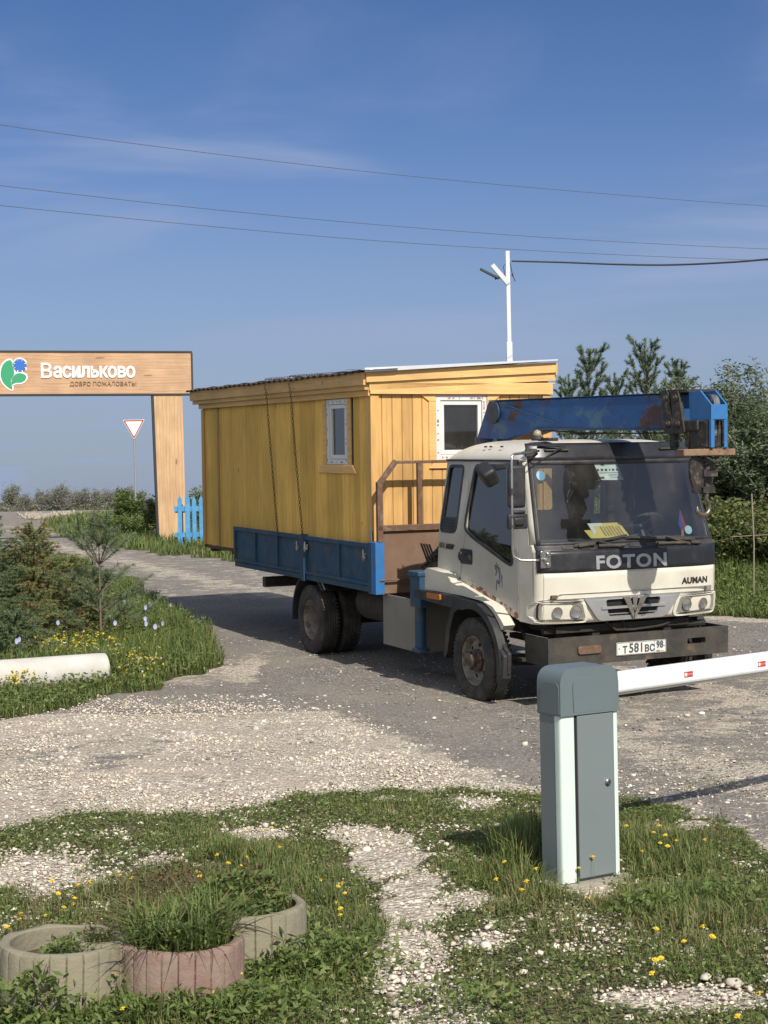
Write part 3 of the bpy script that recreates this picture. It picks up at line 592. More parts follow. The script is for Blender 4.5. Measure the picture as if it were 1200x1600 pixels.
q = MB(); q.obox(surf(-.93, 2.27, .02), (.03, .11, .07)); q.build('wiper_pivot', STEEL, vis, bevel=.006)
# roof
def roof(u, v):
    x = xt((u * 2 - 1) * math.pi / 2); s = v * 2 - 1; a = -.865 + (v) * (1.54)
    s_ = math.copysign(abs(s) ** .9, s); h = .185 * (1 - abs(x) ** 5.2) ** .55 * (1 - abs(s) ** 5.5) ** .5 if abs(x) < 1 and abs(s) < 1 else 0
    fr = DD * (1 - (1 - min(1, abs(x)) ** PW) ** (1 / PW)) * v if abs(x) < 1 else DD * v
    return Vector((a - fr, bc + (hw(2.2) + .006) * x, 2.198 + h))
q = MB(); q.grid(roof, 44, 40); rf = q.build('roof', WHITE, T_, smooth='all', solid=.006)
for sg in (-1, 1): q = MB(); q.beam((-.86, bc + sg * .90, 2.200), (.50, bc + sg * .90, 2.200), .016, .018); q.build('roof_gutter', BLACKP, rf)
q = MB(); q.lathe([(.055, 0), (.06, .02), (.05, .035), (0, .04)], (.42, bc - .66, 2.375), (0, 0, 1), 16); q.obox((.50, bc - .60, 2.385), (.20, .10, .03)); bk = q.build('beacon_base', BLACKP, rf, bevel=.008)
q = MB(); q.lathe([(.034, 0), (.038, .03), (.03, .055), (0, .068)], (.42, bc - .66, 2.405), (0, 0, 1), 14); q.build('beacon_lamp', mat('old_lamp_lens', (.32, .27, .19), .4), bk, smooth='all')
for (a, b) in ((-.75, -.84), (-.70, -.83), (-.2, -.84), (-.12, -.83), (.1, -.84)): q = MB(); q.obox((a, bc + b, 2.325), (.03, .015, .015)); q.build('roof_rivet', BLACKP, rf)
# rear wall with window, floor, interior
def RW(b, c, d): return Vector((-.985 + d + (c - 1.12) * .12, b, c))
q = MB(); q.prism([(-.985, 1.12), (.755, 1.12), (.715, 2.2), (-.945, 2.2)], 0, .03, RW, [rrect(-.80, .265, 1.68, 2.11, .05)]); q.build('rear_wall', WHITEG, T_)
q = MB(); q.prism(rrect(-.80, .265, 1.68, 2.11, .05), .01, .015, RW); q.build('rear_window', glass_mat('rear_glass', (.85, .88, .88), alpha=.92), T_)
q = MB(); q.prism(rrect(-.90, .70, 1.14, 2.17, .05), .032, .05, RW, [rrect(-.79, .25, 1.69, 2.10, .05)]); q.box(-.93, .86, -.96, .73, 1.00, 1.03); q.box(.40, .86, -.96, .73, 1.03, 1.10)
q.build('cab_lining', INTER, T_)
q = MB(); q.prism([(.50, 1.10), (.82, 1.10), (.86, 1.46), (.72, 1.485), (.55, 1.49), (.46, 1.42)], -.95, .72, lambda a, c, d: Vector((a, d, c))); dsh = q.build('dashboard', INTER, T_, bevel=.02, seg=3)
q = MB(); q.box(.56, .80, -.55, .30, 1.488, 1.50); q.box(.6, .75, -.9, -.6, 1.488, 1.502); q.build('dash_tray', SEATM, dsh, bevel=.006)
for (b0, b1) in ((-.93, -.45), (-.42, -.08), (.18, .66)):
    q = MB(); q.box(-.62, -.05, b0, b1, 1.22, 1.36); q.prism([(-.62, 1.34), (-.50, 1.34), (-.57, 1.66), (-.67, 1.64)], b0, b1, lambda a, c, d: Vector((a, d, c))); q.build('seat', SEATM, T_, smooth=True, bevel=.05, seg=3)
R_ = Matrix.Rotation(math.radians(-32), 3, 'Y')
q = MB(); cc = Vector((.36, .42, 1.58)); ring = [cc + R_ @ Vector((.21 * math.sin(t) * 0 + .21 * math.cos(t), .21 * math.sin(t), 0)) for t in np.linspace(0, 2 * math.pi, 33)]
q.tube(ring, .014, 8, cap=False)
for t in (.6, 2.5, 4.7): q.tube([cc, cc + R_ @ Vector((.2 * math.cos(t), .2 * math.sin(t), 0))], .012, 6)
q.tube([cc, cc + Vector((.2, 0, -.35))], .03, 8); q.build('steering_wheel', BLACKP, T_, smooth=True)
# sticker sheet and stickers on the windshield
def WS(b, c, d=0): return surf(bx(b, c), c, -.012 + d)
def wq(b0, b1, c0, c1): return rrect(b0, b1, c0, c1, .002, 1)
q = MB(); q.prism([(-.295, 2.195), (-.045, 2.185), (.0, 2.015), (-.235, 2.02)], 0, .001, lambda b, c, d: WS(b, c, d)); sh = q.build('notice_sheet', PAPER, T_)
q = MB(); rr_ = random.Random(3)
for row, (c, h) in enumerate(((2.178, .009), (2.118, .020), (2.085, .007), (2.066, .008), (2.045, .006))):
    b = -.275 + row * .012 + (.09 if row > 2 else 0); e = -.045 + row * .008
    while b < e:
        w = rr_.uniform(.012, .03) if row == 1 else rr_.uniform(.005, .014)
        q.prism([(b, c), (min(b + w, e), c), (min(b + w, e), c - h), (b, c - h)], .0015, .0022, lambda b, c, d: WS(b, c, d)); b += w + (.018 if row == 1 else .004)
q.prism([(-.225, 2.155), (-.19, 2.16), (-.175, 2.145), (-.21, 2.145)], .0015, .0022, lambda b, c, d: WS(b, c, d)); q.prism([(-.25, 2.045), (-.20, 2.05), (-.20, 2.03), (-.25, 2.03)], .0015, .0022, lambda b, c, d: WS(b, c, d))
q.build('printing', INK, sh)
q = MB(); q.lathe([(.0, 0), (.045, 0), (.045, .001), (0, .001)], WS(-.83, 2.07), (1, 0, .3), 20); q.build('round_sticker', mat('pale_blue_sticker', (.22, .42, .60), .6), T_)
q = MB(); q.lathe([(.0, 0), (.04, 0), (.04, .001), (0, .001)], WS(.60, 1.555), (1, 0, .3), 20); q.build('round_sticker', mat('pale_cyan_sticker', (.45, .62, .66), .6), T_)
# wipers
q = MB()
def wip(pv, p1, p2, arm0):
    q.tube([surf(bx(*arm0), arm0[1], .03), surf(bx(*pv), pv[1], .05)], .009, 6); q.beam(surf(bx(*p1), p1[1], .03), surf(bx(*p2), p2[1], .03), .012, .022)
wip((-.42, 1.495), (-.66, 1.462), (-.10, 1.535), (-.20, 1.44)); wip((.30, 1.51), (-.10, 1.52), (.62, 1.475), (.55, 1.435))
q.tube([surf(bx(-.62, 1.46), 1.46, .035), surf(bx(-.45, 1.475), 1.475, .04)], .016, 6); q.tube([surf(bx(.56, 1.45), 1.45, .035), surf(bx(.66, 1.445), 1.445, .04)], .016, 6)
q.tube([surf(bx(-.42, 1.455), 1.455, .03), surf(bx(-.15, 1.452), 1.452, .03)], .018, 8); q.tube([surf(bx(.2, 1.452), 1.452, .03), surf(bx(.5, 1.45), 1.45, .03)], .014, 8)
q.build('wiper', STEEL, T_, bevel=.003)
q = MB(); q.tube([surf(-.86, 2.335, .05), surf(-.60, 2.325, .07)], .011, 6); q.tube([surf(-.62, 2.325, .07), surf(-.96, 2.13, .04)], .007, 6); q.build('wiper', BLACKP, T_)
# ---- mirrors
q = MB(); P = [(.64, bc - .78, 2.285), (.74, bc - .93, 2.275), (.80, -1.17, 2.262), (.815, -1.20, 2.235), (.82, -1.205, 2.18), (.82, -1.205, 1.45), (.825, -1.195, 1.385), (.86, -1.15, 1.355), (.90, -1.04, 1.352), (.92, -1.0, 1.355)]
q.tube(P, .0115, 10); mp_ = q.build('mirror_arm', CHROME, T_, smooth='all')
q = MB(); q.obox((.915, bc - .885, 1.355), (.02, .10, .15)); q.obox((.935, bc - .865, 1.40), (.02, .04, .035)); q.obox((.935, bc - .865, 1.31), (.02, .04, .035)); q.lathe([(.018, 0), (.018, .035)], (.925, bc - .90, 1.355), (1, 0, 0), 12); q.build('mirror_bracket', CHROME, T_, bevel=.008)
q = MB(); q.obox((.79, -1.145, 1.985), (.07, .165, .37)); mh_ = q.build('mirror', BLACKP, T_, smooth=True, bevel=.03, seg=4)
q = MB(); q.obox((.752, -1.145, 1.985), (.004, .14, .34)); q.build('mirror_glass', mat('mirror_glass', (.8, .8, .8), .03, metal=1, var=.02), mh_)
q = MB(); q.obox((.80, -1.145, 1.685), (.05, .19, .13)); q.obox((.83, -1.145, 1.685), (.03, .10, .07)); q.obox((.81, -1.13, 1.765), (.03, .12, .03))
q.build('mirror', BLACKP, T_, smooth=True, bevel=.02, seg=3)
q = MB(); q.lathe([(.0, 0), (.022, 0), (.022, .05), (0, .05)], (.82, -1.205, 1.92), (0, 0, 1), 10); q.lathe([(.0, 0), (.02, 0), (.02, .02), (0, .02)], (.82, -1.205, 1.72), (0, 0, 1), 10); q.lathe([(.0, 0), (.02, 0), (.02, .02), (0, .02)], (.82, -1.205, 1.64), (0, 0, 1), 10); q.build('clamp', STEEL, T_)
q = MB(); Rm = Matrix.Rotation(math.radians(40), 3, 'X') @ Matrix.Rotation(math.radians(-20), 3, 'Y')
q.obox((.38, -1.20, 2.085), (.20, .13, .17), Matrix.Rotation(math.radians(28), 3, 'Y') @ Matrix.Rotation(math.radians(35), 3, 'X')); sm = q.build('kerb_mirror', BLACKP, T_, smooth=True, bevel=.035, seg=4)
q = MB(); q.beam((.40, -1.13, 2.14), (.56, -.97, 2.18), .05, .05); q.obox((.54, -.985, 2.17), (.12, .04, .07)); q.build('mirror_mount', BLACKP, sm, bevel=.01)
# ---- bumper and plate
q = MB(); fr_ = lambda b, c, d: Vector((.975 - d, b, c))
q.prism([(-.952, .432), (.952, .432), (.952, .675), (-.952, .675)], 0, .05, fr_, [rrect(.50, .70, .535, .59, .015), rrect(-.64, -.44, .53, .585, .015)])
q.box(.585, .925, -.952, -.94, .433, .674); q.box(.585, .925, .94, .952, .433, .674); q.box(.885, .925, -.94, .94, .44, .452); q.box(.885, .925, -.94, .94, .655, .667)
bmp = q.build('bumper', STEEL, T_, bevel=.006)
q = MB(); q.prism(rrect(-.66, -.42, .525, .595, .035), -.004, -.018, fr_); q.build('bumper_patch', BROWNT, bmp, bevel=.006)
q = MB(); q.prism(rrect(-.262, .262, .486, .600, .008), -.004, -.010, fr_); pl = q.build('number_plate', PLATEW, bmp)
FR = lambda b0, c0, o=.0125: (lambda x, y, z: Vector((.975 + o + z, b0 + x, c0 + y)))
q = MB()
for (s, b, c, sz, sx) in (('Т', -.175, .531, .083, .95), ('581', -.055, .542, .112, .92), ('ВС', .085, .531, .083, .95), ('98', .193, .556, .084, .85)): addtext(q, s, FR(b, c), size=sz, bold=.0025, ext=.0008, sx=sx, space=1.05)
q.prism(rrect(-.259, .259, .4885, .5975, .007), -.0102, -.0112, fr_, [rrect(-.255, .255, .4925, .5935, .005)]); q.prism([(.138, .493), (.141, .493), (.141, .593), (.138, .593)], -.0102, -.0112, fr_)
for b in (-.235, .240): q.lathe([(0, 0), (.006, 0), (.006, .002), (0, .002)], (.985, b, .545), (1, 0, 0), 8)
q.build('plate_characters', INK, pl, fix=False)
q = MB(); q.prism([(.20, .500), (.235, .500), (.235, .504), (.20, .504)], -.0102, -.0112, fr_); addtext(q, 'RUS', FR(.175, .503), size=.02, bold=.0005, ext=.0004); q.build('plate_flag', REDM, pl, fix=False)
# things visible between bumper and cab
q = MB(); q.box(.30, .86, -.80, .60, .70, .76); q.tube([(.80, -.9, .72), (.82, .8, .70)], .03); q.box(.1, .84, -.42, -.34, .50, .70); q.box(.1, .84, .34, .42, .50, .70); q.tube([(.55, -.60, .60), (.80, -.60, .44)], .03); q.box(.35, .6, -.99, -.80, .44, .47)
q.tube([(.30, -.85, .75), (.50, -.88, .60), (.62, -.90, .46)], .018); q.obox((.66, -.60, .62), (.12, .12, .14)); q.lathe([(.07, 0), (.07, .16)], (.70, .35, .70), (0, 1, 0), 12); q.tube([(.86, -.3, .78), (.88, -.2, .70), (.86, 0, .69), (.87, .3, .71), (.86, .55, .78)], .012, 6)
q.tube([(.86, -.12, .79), (.87, -.1, .70), (.86, -.14, .69)], .01, 6)
q.build('front_frame', UNDER, T_, bevel=.004)
q = MB(); q.prism([(-.6, .55), (.30, .55), (.30, .98), (-.9, .98), (-.9, .62)], -.30, .28, lambda a, c, d: Vector((a, d, c))); q.box(-.9, .55, -.95, -.55, .94, 1.0); q.box(-.9, .55, .35, .72, .94, 1.0); q.box(-1.0, .86, -.95, .72, .985, .998); q.build('engine', UNDER, T_)
# ---- chassis
q = MB(); [q.box(-5.75, .82, s * .40 - .035, s * .40 + .035, .56, .76) for s in (-1, 1)]
for a in (-1.2, -2.4, -3.2, -4.6, -5.5): q.box(a, a + .08, -.38, .38, .58, .74)
q.build('chassis_rail', UNDER, T_, bevel=.004)
q = MB(); q.tube([(0, -.95, .385), (0, -.4, .34), (0, .4, .34), (0, .95, .385)], .05, 10); [q.beam((-.55, s * .42, .52), (.55, s * .42, .52), .07, .05) for s in (-1, 1)]; q.build('front_axle', UNDER, T_)
q = MB(); q.tube([(-3.8222, -1.0, .385), (-3.8222, 1.0, .385)], .075, 10); q.ball((-3.8222, 0, .385), .2, sc=(1, 1, 1)); [q.beam((-4.5, s * .42, .53), (-3.15, s * .42, .53), .07, .09) for s in (-1, 1)]; q.tube([(-.8, 0, .55), (-3.7, 0, .40)], .045); q.build('rear_axle', UNDER, T_, smooth=True)
q = MB(); q.tube([(-2.9, -.82, .66), (-2.2, -.82, .66)], .19, 24); q.build('air_tank', UNDER, T_, smooth=True)
q = MB(); q.box(-2.9, -2.3, .55, .95, .45, .8); q.tube([(-3.05, -.7, .62), (-3.05, -.3, .60)], .05); q.box(-3.12, -2.95, -.75, -.62, .45, .62); q.build('equipment_box', UNDER, T_, bevel=.01)
q = MB(); q.box(-2.10, -1.28, -1.06, -1.045, .30, .82); q.box(-2.10, -1.28, -1.045, -.60, .30, .315); q.box(-1.30, -1.28, -1.045, -.60, .315, .82); q.box(-2.10, -2.085, -1.045, -.60, .315, .82); q.build('side_skirt', GREYP, T_, bevel=.004)
q = MB(); q.box(-5.66, -5.56, -1.03, 1.03, .61, .735); q.box(-5.56, -5.50, -.45, -.36, .6, .8); q.box(-5.56, -5.5, .36, .45, .6, .8); q.build('rear_guard_bar', STEEL, T_, bevel=.006)
for s in (-1, 1):
    q = MB(); arc = [(-3.8222 + .52 * math.cos(t), .40 + .52 * math.sin(t)) for t in np.linspace(.75, 3.25, 22)]; arci = [(-3.8222 + .495 * math.cos(t), .40 + .495 * math.sin(t)) for t in np.linspace(.75, 3.25, 22)]
    q.prism(arc + arci[::-1], s * .62, s * 1.17, lambda a, c, d: Vector((a, d, min(c, .83)))); q.build('rear_fender', BLACKP, T_, smooth=True)
# ---- wheels
def wheel(a, side, dual=False):
    """side -1 right, +1 left; outer face at |b| = 1.17"""
    root = None
    R, W = .388, .225
    out = 1.168
    for k in range(2 if dual else 1):
        o = out - k * .265; d = Vector((0, side, 0)); base = Vector((a, side * (o - W), R))
        prof = [(.215, .02), (.27, .0), (.335, .004), (.366, .022), (.380, .040)]
        for i in range(5):
            h0 = .040 + i * .0305; prof += [(.388, h0 + .004), (.388, h0 + .020), (.376, h0 + .023), (.376, h0 + .028)]
        prof += [(.388, W - .034), (.380, W - .028), (.360, W - .012), (.335, W - .002), (.275, W), (.232, W - .008), (.222, W - .025), (.222, .04)]
        t = MB(); t.lathe(prof, base, d, 72, closed=True)
        # tread blocks: notches at the shoulder
        for i in range(56):
            an = 2 * math.pi * i / 56
            for h in (.030, W - .030):
                c0 = base + d * h + Vector((math.cos(an) * .381, 0, math.sin(an) * .381)); Rr = Matrix.Rotation(-an, 3, 'Y'); t.obox(c0, (.018, .026, .022), Rr)
        ty = t.build('tyre', RUBBER, T_ if False else None, smooth=True)
        if root is None:
            root = thing('wheel', None, None); root.parent = T_
        ty.parent = root
        m = MB(); dep = -.075 if not dual else -.14
        hol = []
        m.lathe([(.233, W - .006), (.236, W - .018), (.214, W - .022), (.200, W - .045), (.185, W + dep), (.180, W + dep - .01), (.21, .05), (.232, .03)], base, d, 48, cap=False)
        # disc with hand holes
        face = lambda x, y, z: base + d * (W + dep + z + (.035 * (1 - min(1, math.hypot(x, y) / .18)) if not dual else -.03 * (1 - min(1, math.hypot(x, y) / .18)))) + Vector((x, 0, y))
        circ = [(.187 * math.cos(t), .187 * math.sin(t)) for t in np.linspace(0, 2 * math.pi, 41)[:-1]]
        for j in range(6):
            an = j * math.pi / 3 + .3; hol.append([(.148 * math.cos(an) + .024 * math.cos(t) * (-math.sin(an)) + .017 * math.sin(t) * math.cos(an), .148 * math.sin(an) + .024 * math.cos(t) * math.cos(an) + .017 * math.sin(t) * math.sin(an)) for t in np.linspace(0, 2 * math.pi, 13)[:-1]])
        m.prism(circ, -.006, 0, face, hol)
        m.build('rim', RIM, root, smooth=True)
    q = MB(); b0 = Vector((a, side * out, R)); dd = -.045 if not dual else -.17
    q.lathe([(.105, dd - .02), (.105, dd + .004), (.08, dd + .014), (.062, dd + .018), (.060, dd + (.055 if not dual else .09)), (.045, dd + (.065 if not dual else .10)), (0, dd + (.067 if not dual else .10))], b0, d, 24)
    for j in range(6):
        an = j * math.pi / 3 + .1; q.lathe([(.014, dd), (.014, dd + .03), (.008, dd + .032), (.008, dd + .045), (0, dd + .045)], b0 + Vector((math.cos(an) * .085, 0, math.sin(an) * .085)), d, 6)
    q.build('hub', HUBM, root, smooth=True)
    q = MB(); q.lathe([(0, .02), (.2, .02), (.2, .03), (0, .03)], Vector((a, side * (out - W), R)), d, 24); q.build('brake_drum', UNDER, root)
wheel(0, -1); wheel(0, 1); wheel(-3.8222, -1, True); wheel(-3.8222, 1, True)
# ---- load bed
q = MB(); q.box(-6.25, -2.09, -1.13, 1.13, .90, .95); [q.box(-6.2, -2.1, s * .42 - .04, s * .42 + .04, .76, .90) for s in (-1, 1)]
for i in range(9): a = -6.15 + i * .5; q.box(a, a + .06, -1.12, 1.12, .83, .90)
q.build('bed_floor', STEEL, T_)
def board(x0, x1, ribs, c0, c1, fn, name='side_board'):
    q = MB(); q.prism([(x0, c0 + .07), (x1, c0 + .07), (x1, c1), (x0, c1)], .010, .022, fn)
    q.prism([(x0, c1 - .045), (x1, c1 - .045), (x1, c1 + .004), (x0, c1 + .004)], .022, .046, fn); q.prism([(x0, c0 + .07), (x1, c0 + .07), (x1, c0 + .105), (x0, c0 + .105)], .022, .044, fn)
    for r in ribs: q.prism([(r, c0 + .105), (r + .045, c0 + .105), (r + .045, c1 - .045), (r, c1 - .045)], .022, .044, fn)
    return q.build(name, BLUE, T_, bevel=.004)
SB = lambda a, c, d: Vector((a, -1.145 - d, c)); SBL = lambda a, c, d: Vector((a, 1.145 + d, c))
for fn in (SB, SBL):
    board(-6.25, -3.98, (-6.25, -5.52, -4.78, -4.03), .83, 1.335, fn); board(-3.90, -2.16, (-3.90, -2.97, -2.21), .83, 1.335, fn)
    for (a0_, a1_) in ((-3.985, -3.895), (-2.15, -2.075)): q = MB(); q.prism([(a0_, .82), (a1_, .82), (a1_, 1.352), (a0_, 1.352)], .0, .055, fn); q.build('bed_post', BLUE, T_, bevel=.005)
    q = MB(); q.prism([(-6.25, .835), (-2.09, .835), (-2.09, .895), (-6.25, .895)], 0, .03, fn); q.build('bed_edge_rail', BLUE, T_, bevel=.005)
    for a in (-4.06, -3.82, -2.24): q = MB(); q.prism(rrect(a - .03, a + .03, 1.18, 1.24, .01), .046, .058, fn); q.tube([fn(a, 1.16, .07), fn(a, 1.27, .07)], .009, 6); q.tube([fn(a - .02, 1.19, .075), fn(a + .07, 1.19, .08)], .009, 6); q.build('latch', CHROME, T_)
q = MB(); q.box(-6.29, -6.255, -1.15, 1.15, .86, 1.33); q.build('tail_board', BLUE, T_, bevel=.004)
# header panel and rack
HF = lambda b, c, d: Vector((-2.00 + d, b, c))
q = MB(); q.prism([(-1.16, .83), (1.16, .83), (1.16, 1.47), (-1.16, 1.47)], 0, .012, HF); q.prism([(-1.16, .925), (1.16, .925), (1.16, .945), (-1.16, .945)], .012, .02, HF); hd = q.build('header_panel', BROWN, T_)
for (b0_, b1_) in ((-1.205, -1.105), (1.105, 1.205)): q = MB(); q.box(-2.07, -1.955, b0_, b1_, .825, 1.36); q.build('corner_post', BLUEL, T_, bevel=.004)
q = MB(); q.prism([(-1.17, 1.475), (1.17, 1.475), (1.17, 1.53), (-1.17, 1.53)], -.005, .05, HF)
for s in (-1, 1):
    q.beam((-1.975, s * 1.145, 1.36), (-1.975, s * 1.145, 1.975), .05, .06, (0, 1, 0)); q.beam((-1.975, s * 1.14, 1.96), (-1.975, s * .955, 2.185), .05, .05, (1, 0, 0)); q.beam((-1.972, s * .69, 1.53), (-1.972, s * .69, 2.16), .045, .05, (0, 1, 0))
q.beam((-1.974, -.97, 2.172), (-1.974, .97, 2.172), .05, .03); q.beam((-1.95, -1.16, .97), (-1.95, 1.16, .97), .012, .02)
q.build('header_rack', BROWNT, T_, bevel=.004)
q = MB(); q.tube([(-2.12, -1.17, 1.33), (-2.12, -1.175, 1.47)], .018, 8); q.build('post_pin', CHROME, T_)
# ---- crane
crane = thing('crane', None, None); crane.parent = T_
q = MB(); q.box(-1.75, -1.15, -.55, .35, .78, 1.05); q.lathe([(.24, 1.05), (.24, 1.25), (.17, 1.3), (.15, 2.25), (.19, 2.3), (.19, 2.42)], (-1.42, -.12, 0), (0, 0, 1), 24); q.box(-1.7, -1.3, -.45, -.28, 1.1, 1.45); q.tube([(-1.6, -.38, 1.1), (-1.65, -.36, 1.5), (-1.5, -.2, 1.8)], .03, 6)
q.tube([(-1.32, -.4, 1.35), (-1.12, -.24, 2.4)], .05, 8)
q.build('column', BLUE, crane, smooth=True, bevel=.008)
q = MB(); rr_ = random.Random(2)
for i in range(7): q.tube([(-1.5 + rr_.uniform(-.15, .15), -.75 + rr_.uniform(-.1, .1), 1.0 + i * .03), (-1.45, -.72 + rr_.uniform(-.12, .12), 1.22 + rr_.uniform(0, .12)), (-1.4 + rr_.uniform(-.1, .1), -.5, 1.35)], .017, 6)
q.box(-1.62, -1.35, -.80, -.55, 1.10, 1.22); [q.tube([(-1.55 + i * .06, -.82, 1.18), (-1.57 + i * .06, -.88, 1.36)], .01, 6) for i in range(4)]
q.build('control_levers', GREASE, crane)
q = MB(); q.box(-1.24, -1.04, -1.12, .95, .90, 1.10); q.box(-1.25, -1.03, -1.17, -1.05, .77, 1.12); q.box(-1.26, -1.02, -1.19, -1.04, 1.075, 1.125); q.box(-1.25, -1.03, .95, 1.07, .77, 1.12); q.build('outrigger', BLUE, crane, bevel=.012)
for s in (-1, 1): q = MB(); q.tube([(-1.14, s * 1.11, .80), (-1.14, s * 1.11, .36)], .055, 16); q.lathe([(.09, .34), (.09, .36), (.06, .38)], (-1.14, s * 1.11, 0), (0, 0, 1), 16); q.build('outrigger_leg', BLUE, crane, smooth=True)
K = .11
def BM(s, c, d): return Vector((s, -.20 + (s + 1.45) * K + d, c))
q = MB(); q.prism([(-1.22, 2.772), (1.52, 2.758), (1.53, 2.455), (-.42, 2.485), (-.90, 2.385), (-1.43, 2.40)], -.115, .145, BM)
boom = q.build('boom', BLUEB, crane, bevel=.012)
q = MB(); q.prism([(-.45, 2.497), (1.54, 2.462), (1.54, 2.445), (-.45, 2.475)], -.128, .158, BM); q.prism([(-1.2, 2.775), (1.5, 2.761), (1.5, 2.768), (-1.2, 2.782)], -.125, .155, BM)
for a in (-.9, ): q.lathe([(0, 0), (.11, 0), (.11, .012), (.09, .014), (0, .014)], BM(-1.12, 2.66, -.115), (0, -1, 0), 24)
q.tube([BM(-.95, 2.74, -.13), BM(-.40, 2.60, -.13), BM(-.15, 2.545, -.128)], .006, 5)
q.build('boom_flange', BLUE, boom)
q = MB(); q.tube([BM(-.42, 2.47, -.05), BM(.5, 2.43, -.05), BM(1.55, 2.425, -.03)], .007, 5); q.tube([BM(.0, 2.44, -.06), BM(.1, 2.43, -.02), BM(.4, 2.435, .02)], .01, 5); q.build('hose', BLACKP, boom)
q = MB()
for (s, w) in ((1.40, .05), (1.52, .06)):
    q.prism(rpoly([(s - w, 2.785), (s + w * .6, 2.785), (s + w + .06, 2.42), (s - .01, 2.42)], .03), -.15, -.118, BM)
    for cc_ in (2.72, 2.50): q.lathe([(0, 0), (.032, 0), (.032, .018), (.018, .022), (.018, .035), (0, .035)], BM(s + (2.785 - cc_) * .14, cc_, -.15), (0, -1, 0), 14)
q.prism([(1.34, 2.765), (1.66, 2.765), (1.66, 2.79), (1.34, 2.79)], -.14, .14, BM); q.build('boom_strap', GREASE, boom, bevel=.006)
# boom head
q = MB(); hp_ = [(1.64, 2.768), (1.80, 2.775), (1.945, 2.655), (1.945, 2.55), (1.945, 2.30), (1.915, 2.30), (1.915, 2.53), (1.66, 2.53)]
for (d0, d1) in ((-.165, -.150), (-.012, .003)): q.prism(hp_, d0, d1, lambda s, c, d: Vector((s, .195 + d, c)))
q.box(1.932, 1.947, .030, .198, 2.53, 2.655); q.box(1.80, 1.947, .045, .183, 2.530, 2.538); q.box(1.932, 1.9465, .0305, .065, 2.30, 2.53); q.box(1.932, 1.9465, .163, .1975, 2.30, 2.53)
bh = q.build('boom_head', BLUEL, crane, bevel=.003)
q = MB(); q.lathe([(.035, 0), (.085, .012), (.085, .02), (.072, .035), (.072, .05), (.085, .065), (.085, .073), (.035, .085)], (1.83, .073, 2.66), (0, 1, 0), 24); q.build('sheave', CHROME, bh, smooth=True); q = MB(); q.lathe([(.0, 0), (.05, 0), (.05, .08), (0, .08)], (1.86, .075, 2.42), (0, 1, 0), 16); q.build('sheave', CHROME, bh, smooth=True)
q = MB(); q.box(1.66, 1.90, .025, .19, 2.30, 2.525); q.box(1.60, 1.80, .0, .025, 2.44, 2.53); q.prism([(1.58, 2.48), (1.66, 2.48), (1.66, 2.30), (1.60, 2.30)], .02, .14, lambda s, c, d: Vector((s, d, c))); q.build('head_block', GREASE, bh, bevel=.012)
q = MB(); q.tube([BM(1.42, 2.44, -.07), BM(1.42, 2.33, -.07)], .042, 12); q.ball(BM(1.42, 2.32, -.07), .045); q.build('limit_weight', BLACKP, crane, smooth=True)
# hook block
q = MB(); pb = rpoly([(1.70, 2.23), (1.98, 2.23), (2.01, 2.08), (1.93, 1.92), (1.80, 1.915), (1.69, 2.05)], .05)
HB = lambda s, c, d: Vector((1.85 + d, s - 1.85 + .035, c))
# plates face forward (normal along a), as the photo shows their broad side
q.prism([(b, c) for (b, c) in rpoly([(-.135, 2.21), (.03, 2.225), (.05, 2.10), (.02, 1.93), (-.07, 1.915), (-.14, 2.06)], .05)], 1.80, 1.83, lambda b, c, d: Vector((d + .02 + (b) * -.3, b, c)))
q.prism([(b, c) for (b, c) in rpoly([(.075, 2.215), (.18, 2.205), (.19, 2.06), (.15, 1.925), (.07, 1.93)], .03)], 1.80, 1.83, lambda b, c, d: Vector((d + (b) * -.3, b, c)))
q.box(1.70, 1.86, .02, .16, 2.06, 2.12); q.box(1.72, 1.88, .0, .12, 1.925, 1.975)
hbk = q.build('hook_block', GREASE, crane, bevel=.006)
q = MB(); q.lathe([(.03, 0), (.075, .01), (.065, .03), (.075, .05), (.03, .06)], (1.76, .05, 2.12), (0, 1, 0), 20); q.tube([(1.93, .08, 2.53), (1.88, .085, 2.2), (1.84, .05, 2.16)], .006, 6); q.tube([(1.93, .13, 2.53), (1.88, .125, 2.2), (1.85, .12, 2.1)], .006, 6); q.tube([(1.90, .02, 2.22), (1.93, .07, 2.185), (1.93, .13, 2.19), (1.90, .17, 2.215)], .008, 6)
q.build('wire_rope', STEEL, hbk)
q = MB(); hc = Vector((1.85, .02, 1.815)); pts = [Vector((1.85, .055, 1.95)), Vector((1.85, .055, 1.90))]; rad = [.022, .020]
for t in np.linspace(1.15, -3.35, 20): pts.append(hc + Vector((0, .062 * math.cos(t), .062 * math.sin(t) - (.012 if t < 0 else 0)))); rad.append(.018 + .008 * math.sin(max(0, min(math.pi, -t))) if t > -3 else .010)
q.tube(pts, rad, 10); q.build('hook', HOOKM, hbk, smooth='all')
# plank held between the ropes: a thing of its own
WOODR = mat('raw_timber', (.24, .15, .095), .8, var=.25, vs=9, stretch=(6, 1, 6), dust=(.10, .06, .04), dlo=.5, dhi=.75, ds=1.5)
def TP(a, b, c): return TO + TM @ Vector((a, b, c))
q = MB(); q.beam((-.255, 0, 0), (.255, 0, 0), .10, .055); plk = q.build('timber_plank', WOODR, None, bevel=.006)
plk.matrix_world = Matrix.Translation(TP(1.87, .038, 2.262)) @ (TM @ Matrix.Rotation(math.radians(88), 3, 'Z')).to_4x4()
tag(plk, 'short raw timber block jammed above the hook block of the crane', 'plank')
